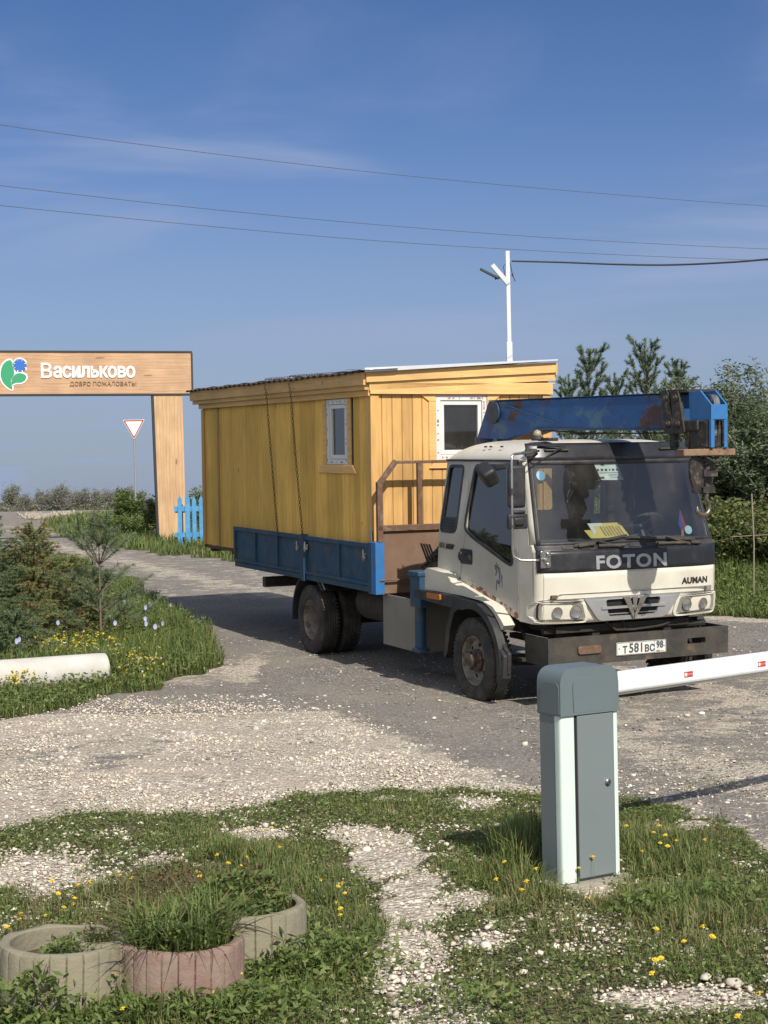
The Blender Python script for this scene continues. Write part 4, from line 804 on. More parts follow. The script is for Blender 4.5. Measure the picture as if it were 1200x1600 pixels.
# leaflets on the dashboard
YELP = mat('yellow_leaflet', (.72, .56, .14), .7, var=.1, vs=20); 
def lay(name, pts, mt, label, cat, ink=None, tilt=.0):
    o = MB(); c0 = TP(*pts[0]); 
    P_ = [TP(*p) - c0 for p in pts]; o.add(P_, [tuple(range(len(P_)))]); ob = o.build(name, mt, None, solid=.002, loc=c0, fix=False); tag(ob, label, cat); return ob, P_
lf, P_ = lay('leaflet', [(.80, -.345, 1.512), (.80, .01, 1.512), (.685, -.02, 1.635), (.685, -.365, 1.635)], YELP, 'yellow and white printed leaflet propped on the dashboard behind the windshield', 'leaflet')
def LP(u, v, d=.003): return P_[0] * (1 - u) * (1 - v) + P_[1] * u * (1 - v) + P_[2] * u * v + P_[3] * (1 - u) * v + (P_[1].cross(P_[3])).normalized() * d
q = MB(); q.add([LP(0, .0), LP(.16, .0), LP(.10, .75), LP(.42, .82), LP(.42, 1), LP(0, 1)], [(0, 1, 2, 5), (2, 3, 4, 5)]); q.build('white_margin', PAPER, lf, fix=False)
q = MB(); rr_ = random.Random(8)
for i in range(7):
    u = .30 + i * .09
    v = .12
    while v < .72: h = rr_.uniform(.03, .08); q.add([LP(u, v, .005), LP(u + .04, v, .005), LP(u + .04, v + h, .005), LP(u, v + h, .005)], [(0, 1, 2, 3)]); v += h + .03
q.build('printing', mat('leaflet_ink', (.30, .20, .05), .8), lf, fix=False)
lay('leaflet', [(.80, -.40, 1.512), (.82, -.30, 1.512), (.74, -.30, 1.58), (.72, -.42, 1.58)], YELP, 'small yellow leaflet tucked under the larger printed one on the dashboard', 'leaflet')
q = MB(); p0 = TP(.73, .60, 1.74); F_ = lambda b, c: TP(.73 - (c - 1.74) * .0, b, c) - p0
q.add([F_(.60, 1.74), F_(.66, 1.60), F_(.685, 1.55), F_(.64, 1.56)], [(0, 1, 2, 3)]); pn = q.build('pennant', REDM, None, solid=.002, loc=p0, fix=False); tag(pn, 'small red, blue and orange pennant hanging inside the windshield on the driver side', 'pennant')
q = MB(); q.add([F_(.60, 1.735), F_(.64, 1.56), F_(.615, 1.545), F_(.585, 1.60)], [(0, 1, 2, 3)]); q.build('blue_stripe', mat('pennant_blue', (.04, .08, .35), .7), pn, solid=.002, fix=False)
q = MB(); q.add([F_(.615, 1.545), F_(.64, 1.56), F_(.645, 1.49), F_(.62, 1.47)], [(0, 1, 2, 3)]); q.build('orange_stripe', mat('pennant_orange', (.5, .22, .05), .7), pn, solid=.002, fix=False)
# ================================================================== YELLOW CABIN
def sh(q, b):
    b = Vector(b); q.v = [tuple(Vector(p) - b) for p in q.v]; return q
def paint_wood(name, col, grain=(14, 14, 1.1), knots=True, attr=True, spec=.3):
    m, t, b = node_mat(name); N = t.nodes.new; L = t.links.new
    tc = N('ShaderNodeTexCoord'); mp = N('ShaderNodeMapping'); L(tc.outputs['Object'], mp.inputs[0]); mp.inputs['Scale'].default_value = grain
    n1 = N('ShaderNodeTexNoise'); L(mp.outputs[0], n1.inputs['Vector']); n1.inputs['Scale'].default_value = 2.2; n1.inputs['Detail'].default_value = 7; n1.inputs['Roughness'].default_value = .65
    n2 = N('ShaderNodeTexNoise'); L(tc.outputs['Object'], n2.inputs['Vector']); n2.inputs['Scale'].default_value = 1.3; n2.inputs['Detail'].default_value = 5
    def mr(f, a, b_, c, d):
        x = N('ShaderNodeMapRange'); L(f, x.inputs[0]); x.inputs[1].default_value = a; x.inputs[2].default_value = b_; x.inputs[3].default_value = c; x.inputs[4].default_value = d; return x.outputs[0]
    def mulc(a, f):
        g = N('ShaderNodeCombineXYZ'); [L(f, g.inputs[i]) for i in range(3)]; x = N('ShaderNodeMixRGB'); x.blend_type = 'MULTIPLY'; x.inputs[0].default_value = 1
        if isinstance(a, tuple): x.inputs[1].default_value = rgba(a)
        else: L(a, x.inputs[1])
        L(g.outputs[0], x.inputs[2]); return x.outputs[0]
    cur = mulc(tuple(col), mr(n1.outputs['Fac'], .3, .7, .80, 1.12)); cur = mulc(cur, mr(n2.outputs['Fac'], .3, .7, .80, 1.10))
    if attr:
        at_ = N('ShaderNodeAttribute'); at_.attribute_name = 'Col'; x = N('ShaderNodeMixRGB'); x.blend_type = 'MULTIPLY'; x.inputs[0].default_value = 1; L(cur, x.inputs[1]); L(at_.outputs['Color'], x.inputs[2]); cur = x.outputs[0]
    if knots:
        mk = N('ShaderNodeMapping'); L(tc.outputs['Object'], mk.inputs[0]); mk.inputs['Scale'].default_value = (5.3, 5.3, 2.6)
        v = N('ShaderNodeTexVoronoi'); L(mk.outputs[0], v.inputs['Vector']); v.inputs['Scale'].default_value = 1.0
        s = N('ShaderNodeSeparateColor'); L(v.outputs['Color'], s.inputs[0]); th = mr(s.outputs[0], .35, 1, 0, .105)
        df = N('ShaderNodeMath'); df.operation = 'SUBTRACT'; L(th, df.inputs[0]); L(v.outputs['Distance'], df.inputs[1])
        k = mr(df.outputs[0], 0, .03, 0, .85); x = N('ShaderNodeMixRGB'); L(k, x.inputs[0]); L(cur, x.inputs[1]); x.inputs[2].default_value = (col[0] * .32, col[1] * .22, col[2] * .2, 1); cur = x.outputs[0]
    L(cur, b.inputs['Base Color']); b.inputs['Roughness'].default_value = .6; b.inputs['Specular IOR Level'].default_value = spec
    bp = N('ShaderNodeBump'); L(n1.outputs['Fac'], bp.inputs['Height']); bp.inputs['Strength'].default_value = .25; bp.inputs['Distance'].default_value = .01; L(bp.outputs[0], b.inputs['Normal'])
    return m
YEL = paint_wood('yellow_stained_boards', (.66, .39, .14)); YELH = paint_wood('yellow_stained_trim', (.74, .455, .18), grain=(1.1, 1.1, 14), knots=True)
YELS = paint_wood('yellow_stained_shade_lift', (.80, .49, .125), spec=.08)  # same stain as the front, brightened to offset the shade on the sides
RAWD = mat('dark_timber', (.10, .055, .03), .8, var=.3)
PVC = mat('white_pvc', (.66, .66, .64), .35, var=.05); FILM = mat('printed_film', (.34, .28, .27), .5, col2=(.5, .16, .14), cs=30, lo=.5, hi=.55)
ROOFB = mat('brown_roofing', (.075, .05, .042), .8, var=.3, bump=.3, bs=30, dust=(.13, .10, .085), dlo=.5, dhi=.8, ds=8)
ROOFW = mat('galvanised_sheet', (.52, .55, .60), .35, metal=.6, var=.1)
GWIN = glass_mat('cabin_glass', (.35, .38, .40), alpha=.6)
B0 = Vector((-4.9, -.055, 1.04))
cabin = thing('site_cabin', 'yellow stained plank site cabin with two white framed windows, loaded on the blue truck bed', 'cabin', TP(*B0), M3=TM)
CA0, CA1, CB0, CB1, CZ0, CZ1 = -7.60, -2.20, -1.115, 1.010, 1.04, 3.02
rr_ = random.Random(11)
def planks(q, fn, s0, s1, c0, c1, w, holes=()):
    """vertical tongue and groove boards; fn(s, c, d) d outwards; holes as (s0, s1, c0, c1)"""
    s = s0
    while s < s1 - .01:
        e = min(s + w * rr_.uniform(.94, 1.06), s1)
        if s1 - e < .04: e = s1
        q.paint(rr_.uniform(.80, 1.07)); segs = [(c0, c1)]
        for (h0, h1, g0, g1) in holes:
            if e > h0 + .002 and s < h1 - .002:
                n_ = []
                for (a, b) in segs: n_ += [(a, g0), (g1, b)]
                segs = n_
        d = rr_.uniform(.018, .021)
        for (a, b) in segs:
            g = .004; k = .006
            prof = [(s + g * .5, -.0), (s + g * .5, d - k), (s + g * .5 + k, d), (e - g * .5 - k, d), (e - g * .5, d - k), (e - g * .5, 0)]
            V = [fn(p, a, dd) for (p, dd) in prof] + [fn(p, b, dd) for (p, dd) in prof]
            q.add(V, [(i, i + 1, i + 7, i + 6) for i in range(5)] + [(5, 4, 3, 2, 1, 0), tuple(range(6, 12))])
        s = e
FS = lambda b, c, d: Vector((CA1 - .02 + d, b, c)); SS = lambda a, c, d: Vector((a, CB0 + .02 - d, c)); SL = lambda a, c, d: Vector((a, CB1 - .02 + d, c)); BK = lambda b, c, d: Vector((CA0 + .02 - d, b, c))
W1 = (-.375, .235, 2.185, 2.865); W2 = (-3.36, -2.80, 2.145, 2.850)
q = MB(); planks(q, FS, CB0, CB1, CZ0, CZ1, .118, [W1]); wf = sh(q, B0).build('front_wall', YEL, cabin)
q = MB(); planks(q, SS, CA0, CA1, CZ0, CZ1, .150, [W2]); wsd = sh(q, B0).build('side_wall', YELS, cabin)
q = MB(); planks(q, SL, CA0, CA1, CZ0, CZ1, .16); sh(q, B0).build('side_wall', YELS, cabin)
q = MB(); planks(q, BK, CB0, CB1, CZ0, CZ1, .16); sh(q, B0).build('back_wall', YELS, cabin)
q = MB(); q.box(CA0 + .03, CA1 - .03, CB0 + .03, CB1 - .03, CZ0 + .02, CZ0 + .06); q.box(CA0 + .05, CA1 - .05, .2, .24, CZ0 + .06, 2.9); q.box(CA0 + .02, CA1 - .02, CB0 + .02, CB1 - .02, 2.985, 3.005); sh(q, B0).build('cabin_floor', RAWD, cabin)
q = MB(); [q.box(a, a + .10, CB0 + .05, CB1 - .05, .952, 1.04) for a in np.linspace(CA0 + .1, CA1 - .3, 7)]; q.box(CA0, CA1, CB0 + .0, CB0 + .05, 1.0, 1.045); q.box(CA0, CA1, CB1 - .05, CB1, 1.0, 1.045); sh(q, B0).build('floor_beam', RAWD, cabin)
# corner boards, friezes
def trim(name, mt, col, parent=None, **k):
    q = MB(); q.paint(col)
    if 'box' in k: q.box(*k['box'])
    else: q.prism(*k['prism'])
    return sh(q, B0).build(name, mt, parent or cabin, bevel=.004)
for (c_, b_) in ((1.0, (CA1 - .10, CA1 + .002, CB0 - .022, CB0 - .0005, CZ0, 2.99)), (.93, (CA1 + .0025, CA1 + .022, CB0 - .022, CB0 + .075, CZ0, 2.87)), (1.03, (CA1 + .0005, CA1 + .022, CB1 - .085, CB1 + .022, CZ0, 2.87)), (.9, (CA0, CA0 + .09, CB0 - .022, CB0 - .0005, CZ0, 2.85)), (.62, (CA0 + .60, CA0 + .66, CB0 - .012, CB0 - .0005, CZ0, 2.85))): trim('corner_board', YEL, c_, box=b_)
trim('frieze_board', YELH, 1.02, box=(CA1 + .0228, CA1 + .044, CB0 - .03, CB1 + .03, 2.875, 2.995))
trim('frieze_board', YELH, .95, box=(CA0 - .03, CA1 + .02, CB0 - .045, CB0 - .0225, 2.855, 2.985))
# window surrounds (front)
def window(fn, W, name, sill_lo, top_ext, film_rnd):
    s0, s1, c0, c1 = W; root = None
    q = MB(); q.prism([(s0, c0), (s1, c0), (s1, c1), (s0, c1)], -.05, .030, fn, [[(s0 + .055, c0 + .055), (s1 - .055, c0 + .055), (s1 - .055, c1 - .055), (s0 + .055, c1 - .055)]]); w = sh(q, B0).build('window', PVC, cabin, bevel=.005)
    q = MB(); i = .058; q.prism([(s0 + i, c0 + i), (s1 - i, c0 + i), (s1 - i, c1 - i), (s0 + i, c1 - i)], -.04, .018, fn, [[(s0 + i + .045, c0 + i + .045), (s1 - i - .045, c0 + i + .045), (s1 - i - .045, c1 - i - .045), (s0 + i + .045, c1 - i - .045)]]); sh(q, B0).build('sash', PVC, w, bevel=.005)
    q = MB(); i = .09; q.prism([(s0 + i, c0 + i), (s1 - i, c0 + i), (s1 - i, c1 - i), (s0 + i, c1 - i)], -.012, -.008, fn); sh(q, B0).build('pane', GWIN, w)
    q = MB(); rr2 = random.Random(film_rnd)
    for k in range(34):
        side = k % 4; t = rr2.random(); L_ = rr2.uniform(.012, .035)
        if side < 2: cc_ = c0 + .03 + t * (c1 - c0 - .08); ss = (s0 + .012) if side else (s1 - .045); q.prism([(ss, cc_), (ss + .022, cc_ + .005), (ss + .022, cc_ + L_), (ss, cc_ + L_ * .8)], .0302, .0308, fn)
        else: ss = s0 + .03 + t * (s1 - s0 - .09); cc_ = (c0 + .014) if side == 2 else (c1 - .042); q.prism([(ss, cc_), (ss + L_, cc_ + .003), (ss + L_, cc_ + .018), (ss, cc_ + .02)], .0302, .0308, fn)
    sh(q, B0).build('protective_film_print', FILM, w)
window(FS, W1, 'window', 2.12, 2.95, 4); window(SS, W2, 'window', 2.05, 2.9, 5)
trim('window_trim', YELH, 1.05, prism=([(-.46, 2.098), (.38, 2.098), (.31, 2.182), (-.38, 2.182)], .0215, .040, FS))
for (s0, s1) in ((-.46, -.378), (.238, .32)): trim('window_trim', YELH, .97, prism=([(s0, 2.184), (s1, 2.184), (s1, 2.80), (s0, 2.80)], .0215, .036, FS))
trim('window_trim', YELH, 1.07, prism=([(-.44, 2.8685), (.30, 2.8685), (.30, 2.8745), (-.44, 2.8745)], .0215, .040, FS))
for (s0, s1, t0) in ((-.56, -.378, -.46), (.238, .42, .32)): trim('window_trim', YELH, 1.04, prism=([(s0 if s0 < -.4 else s0, 2.8735), (s0 if s0 > 0 else t0, 2.802), (t0 if s0 > 0 else s1, 2.802), (s1, 2.8735)], .0215, .038, FS))
trim('window_trim', YELH, 1.0, prism=([(-3.60, 2.05), (-2.56, 2.05), (-2.66, 2.142), (-3.50, 2.142)], .0215, .042, SS))
for (s0, s1) in ((-3.45, -3.365), (-2.795, -2.70)): trim('window_trim', YELH, .95, prism=([(s0, 2.143), (s1, 2.143), (s1, 2.853), (s0, 2.853)], .0215, .038, SS))
# roof: low mono pitch, rising to the left of the photo's cabin front (b positive)
def rz_(b): return 3.105 + (b + 1.25) * .052
RFN = lambda b, c, d: Vector((d, b, c))
q = MB(); q.paint(.98); q.prism([(-1.20, rz_(-1.20) - .115), (1.06, rz_(1.06) - .115), (1.06, rz_(1.06) - .005), (-1.20, rz_(-1.20) - .005)], -2.155, -2.13, RFN)
q.paint(1.05); q.prism([(-1.155, rz_(-1.155) - .20), (1.075, rz_(1.075) - .20), (1.075, rz_(1.075) - .10), (-1.155, rz_(-1.155) - .10)], -2.178, -2.156, RFN)
q.prism([(-1.20, rz_(-1.20) - .115), (1.06, rz_(1.06) - .115), (1.06, rz_(1.06) - .005), (-1.20, rz_(-1.20) - .005)], -7.80, -7.775, RFN)
q.paint(.9); q.box(-7.80, -2.155, -1.225, -1.201, rz_(-1.22) - .14, rz_(-1.22) - .01); q.paint(.85); q.box(-7.76, -2.18, -1.20, -1.16, rz_(-1.2) - .19, rz_(-1.2) - .10)
q.box(-7.80, -2.13, 1.061, 1.085, rz_(1.06) - .14, rz_(1.06) - .01); q.box(-7.76, -2.17, -1.16, 1.075, 2.9855, 3.0)
fa = sh(q, B0).build('fascia', YELH, cabin, bevel=.003)
q = MB()
def rfs(u, v):
    a = -7.84 + u * 5.70; b = -1.265 + v * .75; return Vector((a, b, rz_(b) + .004 + .010 * math.sin(a * 2 * math.pi / .17) + .004 * math.sin(a * 5)))
q.grid(rfs, 240, 4); rs = sh(q, B0).build('roof', ROOFB, cabin, smooth='all', solid=.012)
q = MB(); q.grid(lambda u, v: Vector((-7.80 + u * 5.71, -1.16 + v * 2.23, rz_(-1.16 + v * 2.23) + .024 + .006 * math.sin(u * 60))), 60, 4); q.grid(lambda u, v: Vector((-2.5 + u * .44, -1.27 + v * .40, rz_(-1.27 + v * .40) + .034 - .02 * u * u)), 4, 3)
q.grid(lambda u, v: Vector((-5.0 + u * .5, -1.20 + v * .5, rz_(-1.2 + v * .5) + .03)), 4, 2)
sh(q, B0).build('roof_sheet', ROOFW, rs, smooth='all', solid=.004)
q = MB(); q.prism([(-1.24, rz_(-1.24) - .012), (1.06, rz_(1.06) + .014), (1.06, rz_(1.06) + .028), (-1.24, rz_(-1.24) + .034)], -2.088, -2.083, RFN); sh(q, B0).build('sheet_lip', mat('white_sheet_edge', (.55, .57, .60), .5, var=.1), rs)
# chains over the cabin
CHM = mat('rusty_chain', (.06, .035, .022), .65, metal=.4, var=.3, vs=30)
def chain(label, at_, ab_):
    P = [Vector((at_ - .02, -.2, rz_(-.2) + .06)), Vector((at_, -1.26, rz_(-1.26) + .035)), Vector((at_ + .006, -1.285, rz_(-1.28))), Vector((at_ + .01, -1.265, 2.96)), Vector(((at_ + ab_) / 2, -1.235, 2.2)), Vector((ab_, -1.20, 1.36)), Vector((ab_ + .02, -1.185, 1.26))]
    if True: P = [Vector((at_ - .05, 1.2, rz_(1.2) + .06))] + P
    D = [0]; [D.append(D[-1] + (P[i + 1] - P[i]).length) for i in range(len(P) - 1)]
    q = MB(); c0 = P[-1].copy(); s = 0; k = 0; pitch = .034
    while s < D[-1] - .01:
        i = max(j for j in range(len(D)) if D[j] <= s); i = min(i, len(P) - 2); t = (s - D[i]) / (D[i + 1] - D[i]); p = P[i].lerp(P[i + 1], t); d = (P[i + 1] - P[i]).normalized()
        a = Vector((1, 0, 0)); e = (a - d * a.dot(d)).normalized(); g = d.cross(e); an = (math.pi / 4 if k % 2 else -math.pi / 4) + .15 * math.sin(k * .7); e = e * math.cos(an) + g * math.sin(an)
        ring = [p + d * (.021 * math.cos(x)) + e * (.0135 * math.sin(x)) - c0 for x in np.linspace(0, 2 * math.pi, 9)]; q.tube(ring, .0036, 4, cap=False); s += pitch; k += 1
    o = q.build('chain', CHM, None, fix=False); o.matrix_world = Matrix.Translation(TP(*c0)) @ TM.to_4x4(); tag(o, label, 'chain', 'chains over the yellow cabin'); return o
chain('rusty lashing chain down the yellow cabin side, the farther one from the side window', -4.83, -4.69); chain('rusty lashing chain down the yellow cabin side, the one nearer the side window', -4.07, -3.92)
# ================================================================== BARRIER
GREY_P = mat('barrier_grey_paint', (.165, .195, .20), .42, var=.05, vs=4, dust=(.17, .185, .185), dlo=.5, dhi=1, ds=3, bump=.12, bs=220)
MINT = mat('mint_corner_strip', (.60, .70, .635), .45, var=.05, vs=4, dust=(.42, .46, .38), dlo=.6, dhi=1, ds=4)
HOODM = mat('barrier_hood_plastic', (.125, .160, .170), .36, var=.08, vs=4, dust=(.13, .15, .15), dlo=.45, dhi=1, ds=3, bump=.1, bs=200)
LOCKM = mat('lock_chrome', (.5, .5, .5), .25, metal=1, var=.1); CONC = mat('concrete', (.34, .31, .26), .9, var=.25, vs=5, bump=.4, bs=25, dust=(.22, .2, .15), dlo=.45, dhi=.8, ds=5)
ph = math.radians(31); bw, bd = .352, .175
P_M = onz(880, 1383, .02); cx_ = P_M.x + math.cos(ph) * bw / 2 - math.sin(ph) * bd / 2; cy_ = P_M.y + math.sin(ph) * bw / 2 + math.cos(ph) * bd / 2
bar = thing('boom_barrier', 'grey boom barrier cabinet with mint corner strips and a lowered white boom', 'barrier', (cx_, cy_, 0), ph)
hw_, hd_ = bw / 2, bd / 2; HB_ = .835
def pl_(pts, z0, z1): return lambda: None
XY = lambda x, y, d: Vector((x, y, d))
q = MB(); q.prism(rpoly([(-hw_ + .012, -hd_ + .012), (hw_ - .012, -hd_ + .012), (hw_ - .012, hd_), (-hw_ + .012, hd_)], .01), .02, HB_, XY); q.prism([(-hw_, -hd_ + .045), (-hw_ + .012, -hd_ + .045), (-hw_ + .012, hd_ - .012), (-hw_, hd_ - .012)], .02, HB_, XY); q.prism([(hw_ - .012, -hd_ + .045), (hw_, -hd_ + .045), (hw_, hd_ - .012), (hw_ - .012, hd_ - .012)], .02, HB_, XY); q.build('cabinet', GREY_P, bar, bevel=.003)
for (x0, x1) in ((-hw_ - .001, -hw_ + .082), (hw_ - .028, hw_ + .001)):
    q = MB(); q.prism(rpoly([(x0, -hd_ - .002), (x1, -hd_ - .002), (x1, -hd_ + .044), (x0, -hd_ + .044)], [.018 if x0 < 0 else .002, .018 if x0 > 0 else .002, .002, .002], 5), .022, HB_ - .002, XY); q.build('corner_strip', MINT, bar, smooth=True)
q = MB(); q.box(-hw_ + .098, hw_ - .034, -hd_ - .008, -hd_ + .010, .035, HB_ - .012); dr = q.build('door', GREY_P, bar, bevel=.005, seg=3)
q = MB(); q.box(-hw_ + .0835, -hw_ + .0965, -hd_ + .001, -hd_ + .012, .022, HB_ - .003); q.build('door_gap', SEAM, dr)
q = MB(); lk = Vector((hw_ - .076, -hd_ - .008, .485)); q.lathe([(0, 0), (.0165, 0), (.0165, .008), (.011, .011), (.011, .013), (0, .013)], lk, (0, -1, 0), 20); q.build('lock', LOCKM, dr, smooth=True)
q = MB(); q.box(lk.x - .0015, lk.x + .0015, lk.y - .0142, lk.y - .0132, lk.z - .006, lk.z + .006); q.build('keyhole', SEAM, dr)
# hood: front outline with rounded top corners, swept back
ho = rpoly([(-hw_ - .003, HB_ - .004), (hw_ + .003, HB_ - .004), (hw_ + .002, 1.055), (-hw_ - .002, 1.055)], [.004, .004, .085, .085], 10)
q = MB(); q.prism(ho, -hd_ - .009, hd_ + .001, lambda x, z, y: Vector((x, y, z))); hd0 = q.build('hood', HOODM, bar, smooth=True, bevel=.022, seg=5)
hi = rpoly([(-hw_ + .075, HB_ + .003), (hw_ - .022, HB_ + .003), (hw_ - .020, 1.005), (-hw_ + .070, 1.005)], [.004, .004, .05, .05], 8)
q = MB(); q.prism(hi, -hd_ - .014, -hd_ - .0095, lambda x, z, y: Vector((x, y, z))); q.build('hood_panel', HOODM, hd0, smooth=True, bevel=.003)
q = MB(); q.prism(rpoly([(-hd_ + .02, HB_), (hd_ - .0, HB_), (hd_ - .0, .985), (-hd_ + .035, .985)], [.002, .002, .03, .05], 6), -hw_ - .0060, -hw_ - .0025, lambda y, z, x: Vector((x, -y, z))); q.box(-hw_ - .0050, hw_ + .0050, -hd_ - .0135, hd_ + .003, HB_ - .008, HB_ + .004); q.build('hood_rib', HOODM, hd0, bevel=.002)
q = MB(); q.prism(rpoly([(-hw_ - .06, -hd_ - .07), (hw_ + .05, -hd_ - .06), (hw_ + .06, hd_ + .05), (-hw_ - .05, hd_ + .06)], .03), -.10, .018, XY); pad = q.build('concrete_pad', CONC, None, bevel=.008, loc=(cx_, cy_, 0)); pad.rotation_euler = (0, 0, ph); tag(pad, 'rough concrete pad under the grey barrier cabinet', 'concrete pad')
# boom
A0, A1 = at(966, 1065, 7.80), at(1200, 1032.5, 8.58)
Mi = bar.matrix_world if False else (Matrix.Translation((cx_, cy_, 0)) @ Matrix.Rotation(ph, 4, 'Z')); Mi = Mi.inverted()
a0, a1 = Mi @ A0, Mi @ A1; dv = (a1 - a0).normalized(); st = a0 - dv * .14; en = a0 + dv * 3.6
sx_ = Vector((dv.y, -dv.x, 0)).normalized(); uz = sx_.cross(dv)
if uz.z < 0: uz = -uz
def BO(x, z, s): return st + sx_ * x + uz * z + dv * s
prof = rpoly([(-.022, -.055), (.022, -.055), (.030, -.040), (.030, .015), (.016, .052), (-.016, .052), (-.030, .015), (-.030, -.040)], .006)
BOOMW = mat('white_boom', (.74, .75, .76), .32, var=.03, vs=5, dust=(.55, .55, .53), dlo=.55, dhi=1, ds=3)
q = MB(); q.prism(prof, 0, (en - st).length, BO); bo = q.build('boom', BOOMW, bar, smooth=True, bevel=.002)
q = MB(); q.prism([(-.020, -.064), (.020, -.064), (.020, -.055), (-.020, -.055)], .1, (en - st).length - .02, BO); q.build('rubber_strip', mat('grey_rubber', (.16, .145, .125), .8), bo)
q = MB(); q.prism([(-.035, -.062), (.035, -.062), (.035, .06), (-.035, .06)], .0, .10, BO); q.build('boom_clamp', HOODM, bar, bevel=.004)
STK = mat('red_sticker', (.52, .045, .03), .45, var=.05); 
for (u, v) in ((1069, 1050.5), (1183, 1035)):
    # distance along the boom by matching the picture column
    best = min(((abs(proj(np.array([(bar_p := (Matrix.Translation((cx_, cy_, 0)) @ Matrix.Rotation(ph, 4, 'Z')) @ BO(.0, 0, s)).x]), np.array([bar_p.y]), np.array([bar_p.z]))[0][0] - u), s) for s in np.arange(.3, 3.4, .01)))[1]
    q = MB(); q.prism([(best - .034, -.022), (best + .034, -.022), (best + .034, .008), (best - .034, .008)], .0300, .0312, lambda s, z, x: BO(x, z, s)); s_ = q.build('sticker', STK, bo)
    q = MB(); q.prism([(best - .021 + .010 * math.cos(t), -.007 + .010 * math.sin(t)) for t in np.linspace(0, 6.283, 17)[:-1]], .0313, .0317, lambda s, z, x: BO(x, z, s)); addtext(q, 'DOORHAN', lambda x, y, z: BO(.0315, -.007 + y, best + .011 + x), size=.0115, bold=.0004, ext=.0002, sx=.75); q.build('sticker_lettering', PAPER, s_, fix=False)
# ================================================================== ARCH
WGR = paint_wood('printed_wood_grain', (.55, .345, .205), grain=(.5, 3, 7), knots=False, attr=True); WGRV = paint_wood('printed_wood_grain_upright', (.57, .37, .205), grain=(6, 3, .5), knots=False, attr=True)
def veins(m, hor):
    t = m.node_tree; b = [n for n in t.nodes if n.type == 'BSDF_PRINCIPLED'][0]; N = t.nodes.new; L = t.links.new
    src = b.inputs['Base Color'].links[0].from_socket; tc = N('ShaderNodeTexCoord'); mp = N('ShaderNodeMapping'); L(tc.outputs['Object'], mp.inputs[0]); mp.inputs['Scale'].default_value = (.35, 1, 2.6) if hor else (2.6, 1, .30)
    w = N('ShaderNodeTexWave'); w.bands_direction = 'Z' if hor else 'X'; L(mp.outputs[0], w.inputs['Vector']); w.inputs['Scale'].default_value = 1.6; w.inputs['Distortion'].default_value = 9; w.inputs['Detail'].default_value = 4; w.inputs['Detail Scale'].default_value = .9
    r = N('ShaderNodeMapRange'); L(w.outputs['Fac'], r.inputs[0]); r.inputs[1].default_value = .0; r.inputs[2].default_value = .10; r.inputs[3].default_value = .45; r.inputs[4].default_value = 0
    x = N('ShaderNodeMixRGB'); L(r.outputs[0], x.inputs[0]); L(src, x.inputs[1]); x.inputs[2].default_value = (.26, .135, .075, 1); L(x.outputs[0], b.inputs['Base Color'])
veins(WGR, True); veins(WGRV, False)
DARKE = mat('dark_metal_edge', (.03, .03, .028), .5)
AR = at(299, 582, 39.5); AL = at(0, 583, 38.3); ax = Vector((AL.x - AR.x, AL.y - AR.y, 0)).normalized()      # leftwards
arch_b = Vector((at(268, 843, 39.5).x, at(268, 843, 39.5).y, 0)); zb = gz1(arch_b.x, arch_b.y)
arch = thing('welcome_arch', 'tall wood-print village entrance arch with white Cyrillic lettering and a cornflower emblem', 'entrance arch', (arch_b.x, arch_b.y, zb), math.atan2(-ax.y, -ax.x))
Ai = (Matrix.Translation((arch_b.x, arch_b.y, zb)) @ Matrix.Rotation(math.atan2(-ax.y, -ax.x), 4, 'Z')).inverted()
def apx(u, v):
    """photo pixel on the arch's face plane -> local (x, z)"""
    r = ray(u, v); o = Vector((0, 0, CAMZ)); o2 = Ai @ o; r2 = Ai.to_3x3() @ r; t = -o2.y / r2.y; p = o2 + r2 * t; return (p.x, p.z)
xR, zT = apx(298, 551); _, zB = apx(299.5, 614.5); xL = -9.6
AF = lambda x, z, y: Vector((x, y, z))
q = MB(); q.paint(1); q.prism([(xL, zB), (xR, zB), (xR, zT), (xL, zT)], .0, .22, AF); bmo = q.build('beam', WGR, arch)
q = MB(); q.box(xL - .03, xR + .03, -.02, .24, zT, zT + .04); q.box(xL - .03, xR + .03, -.005, .24, zB - .045, zB); q.box(xR, xR + .045, -.02, .24, zB, zT); q.build('edge_trim', DARKE, arch)
pts_ = [apx(240.5, 619), apx(285, 617), apx(291.5, 843), apx(249.5, 843)]; zb_ = -.15
q = MB(); q.paint(1.02); q.prism([(pts_[0][0], zB - .046), (pts_[1][0], zB - .046), (pts_[2][0], zb_), (pts_[3][0], zb_)], .02, .20, AF); q.build('post', WGRV, arch)
q = MB(); q.prism([(pts_[0][0] - .055, zB - .046), (pts_[0][0], zB - .046), (pts_[3][0], zb_), (pts_[3][0] - .055, zb_)], .015, .205, AF); q.build('edge_trim', DARKE, arch)
q = MB(); q.paint(1.02); xx = xL + .4; q.prism([(xx, zB - .046), (xx + .75, zB - .046), (xx + .65, zb_), (xx, zb_)], .02, .20, AF); q.build('post', WGRV, arch)
WLET = mat('white_letters', (.80, .79, .76), .5, var=.02); BRL = mat('brown_letters', (.22, .14, .085), .6, var=.05)
def fit_text(mb, s, x0, x1, z0, z1, **k):
    v, f = textgeo(s, size=1, align='LEFT', **k); a = min(p[0] for p in v); b = max(p[0] for p in v); c = min(p[1] for p in v if True); d = max(p[1] for p in v)
    mb.add([Vector((x0 + (p[0] - a) / (b - a) * (x1 - x0), -.012 + p[2] * .0 - (.01 if p[2] > 0 else 0), z0 + (p[1] - c) / (d - c) * (z1 - z0))) for p in v], f)
xa, za = apx(64, 592); xb, zb2 = apx(211, 566.5)
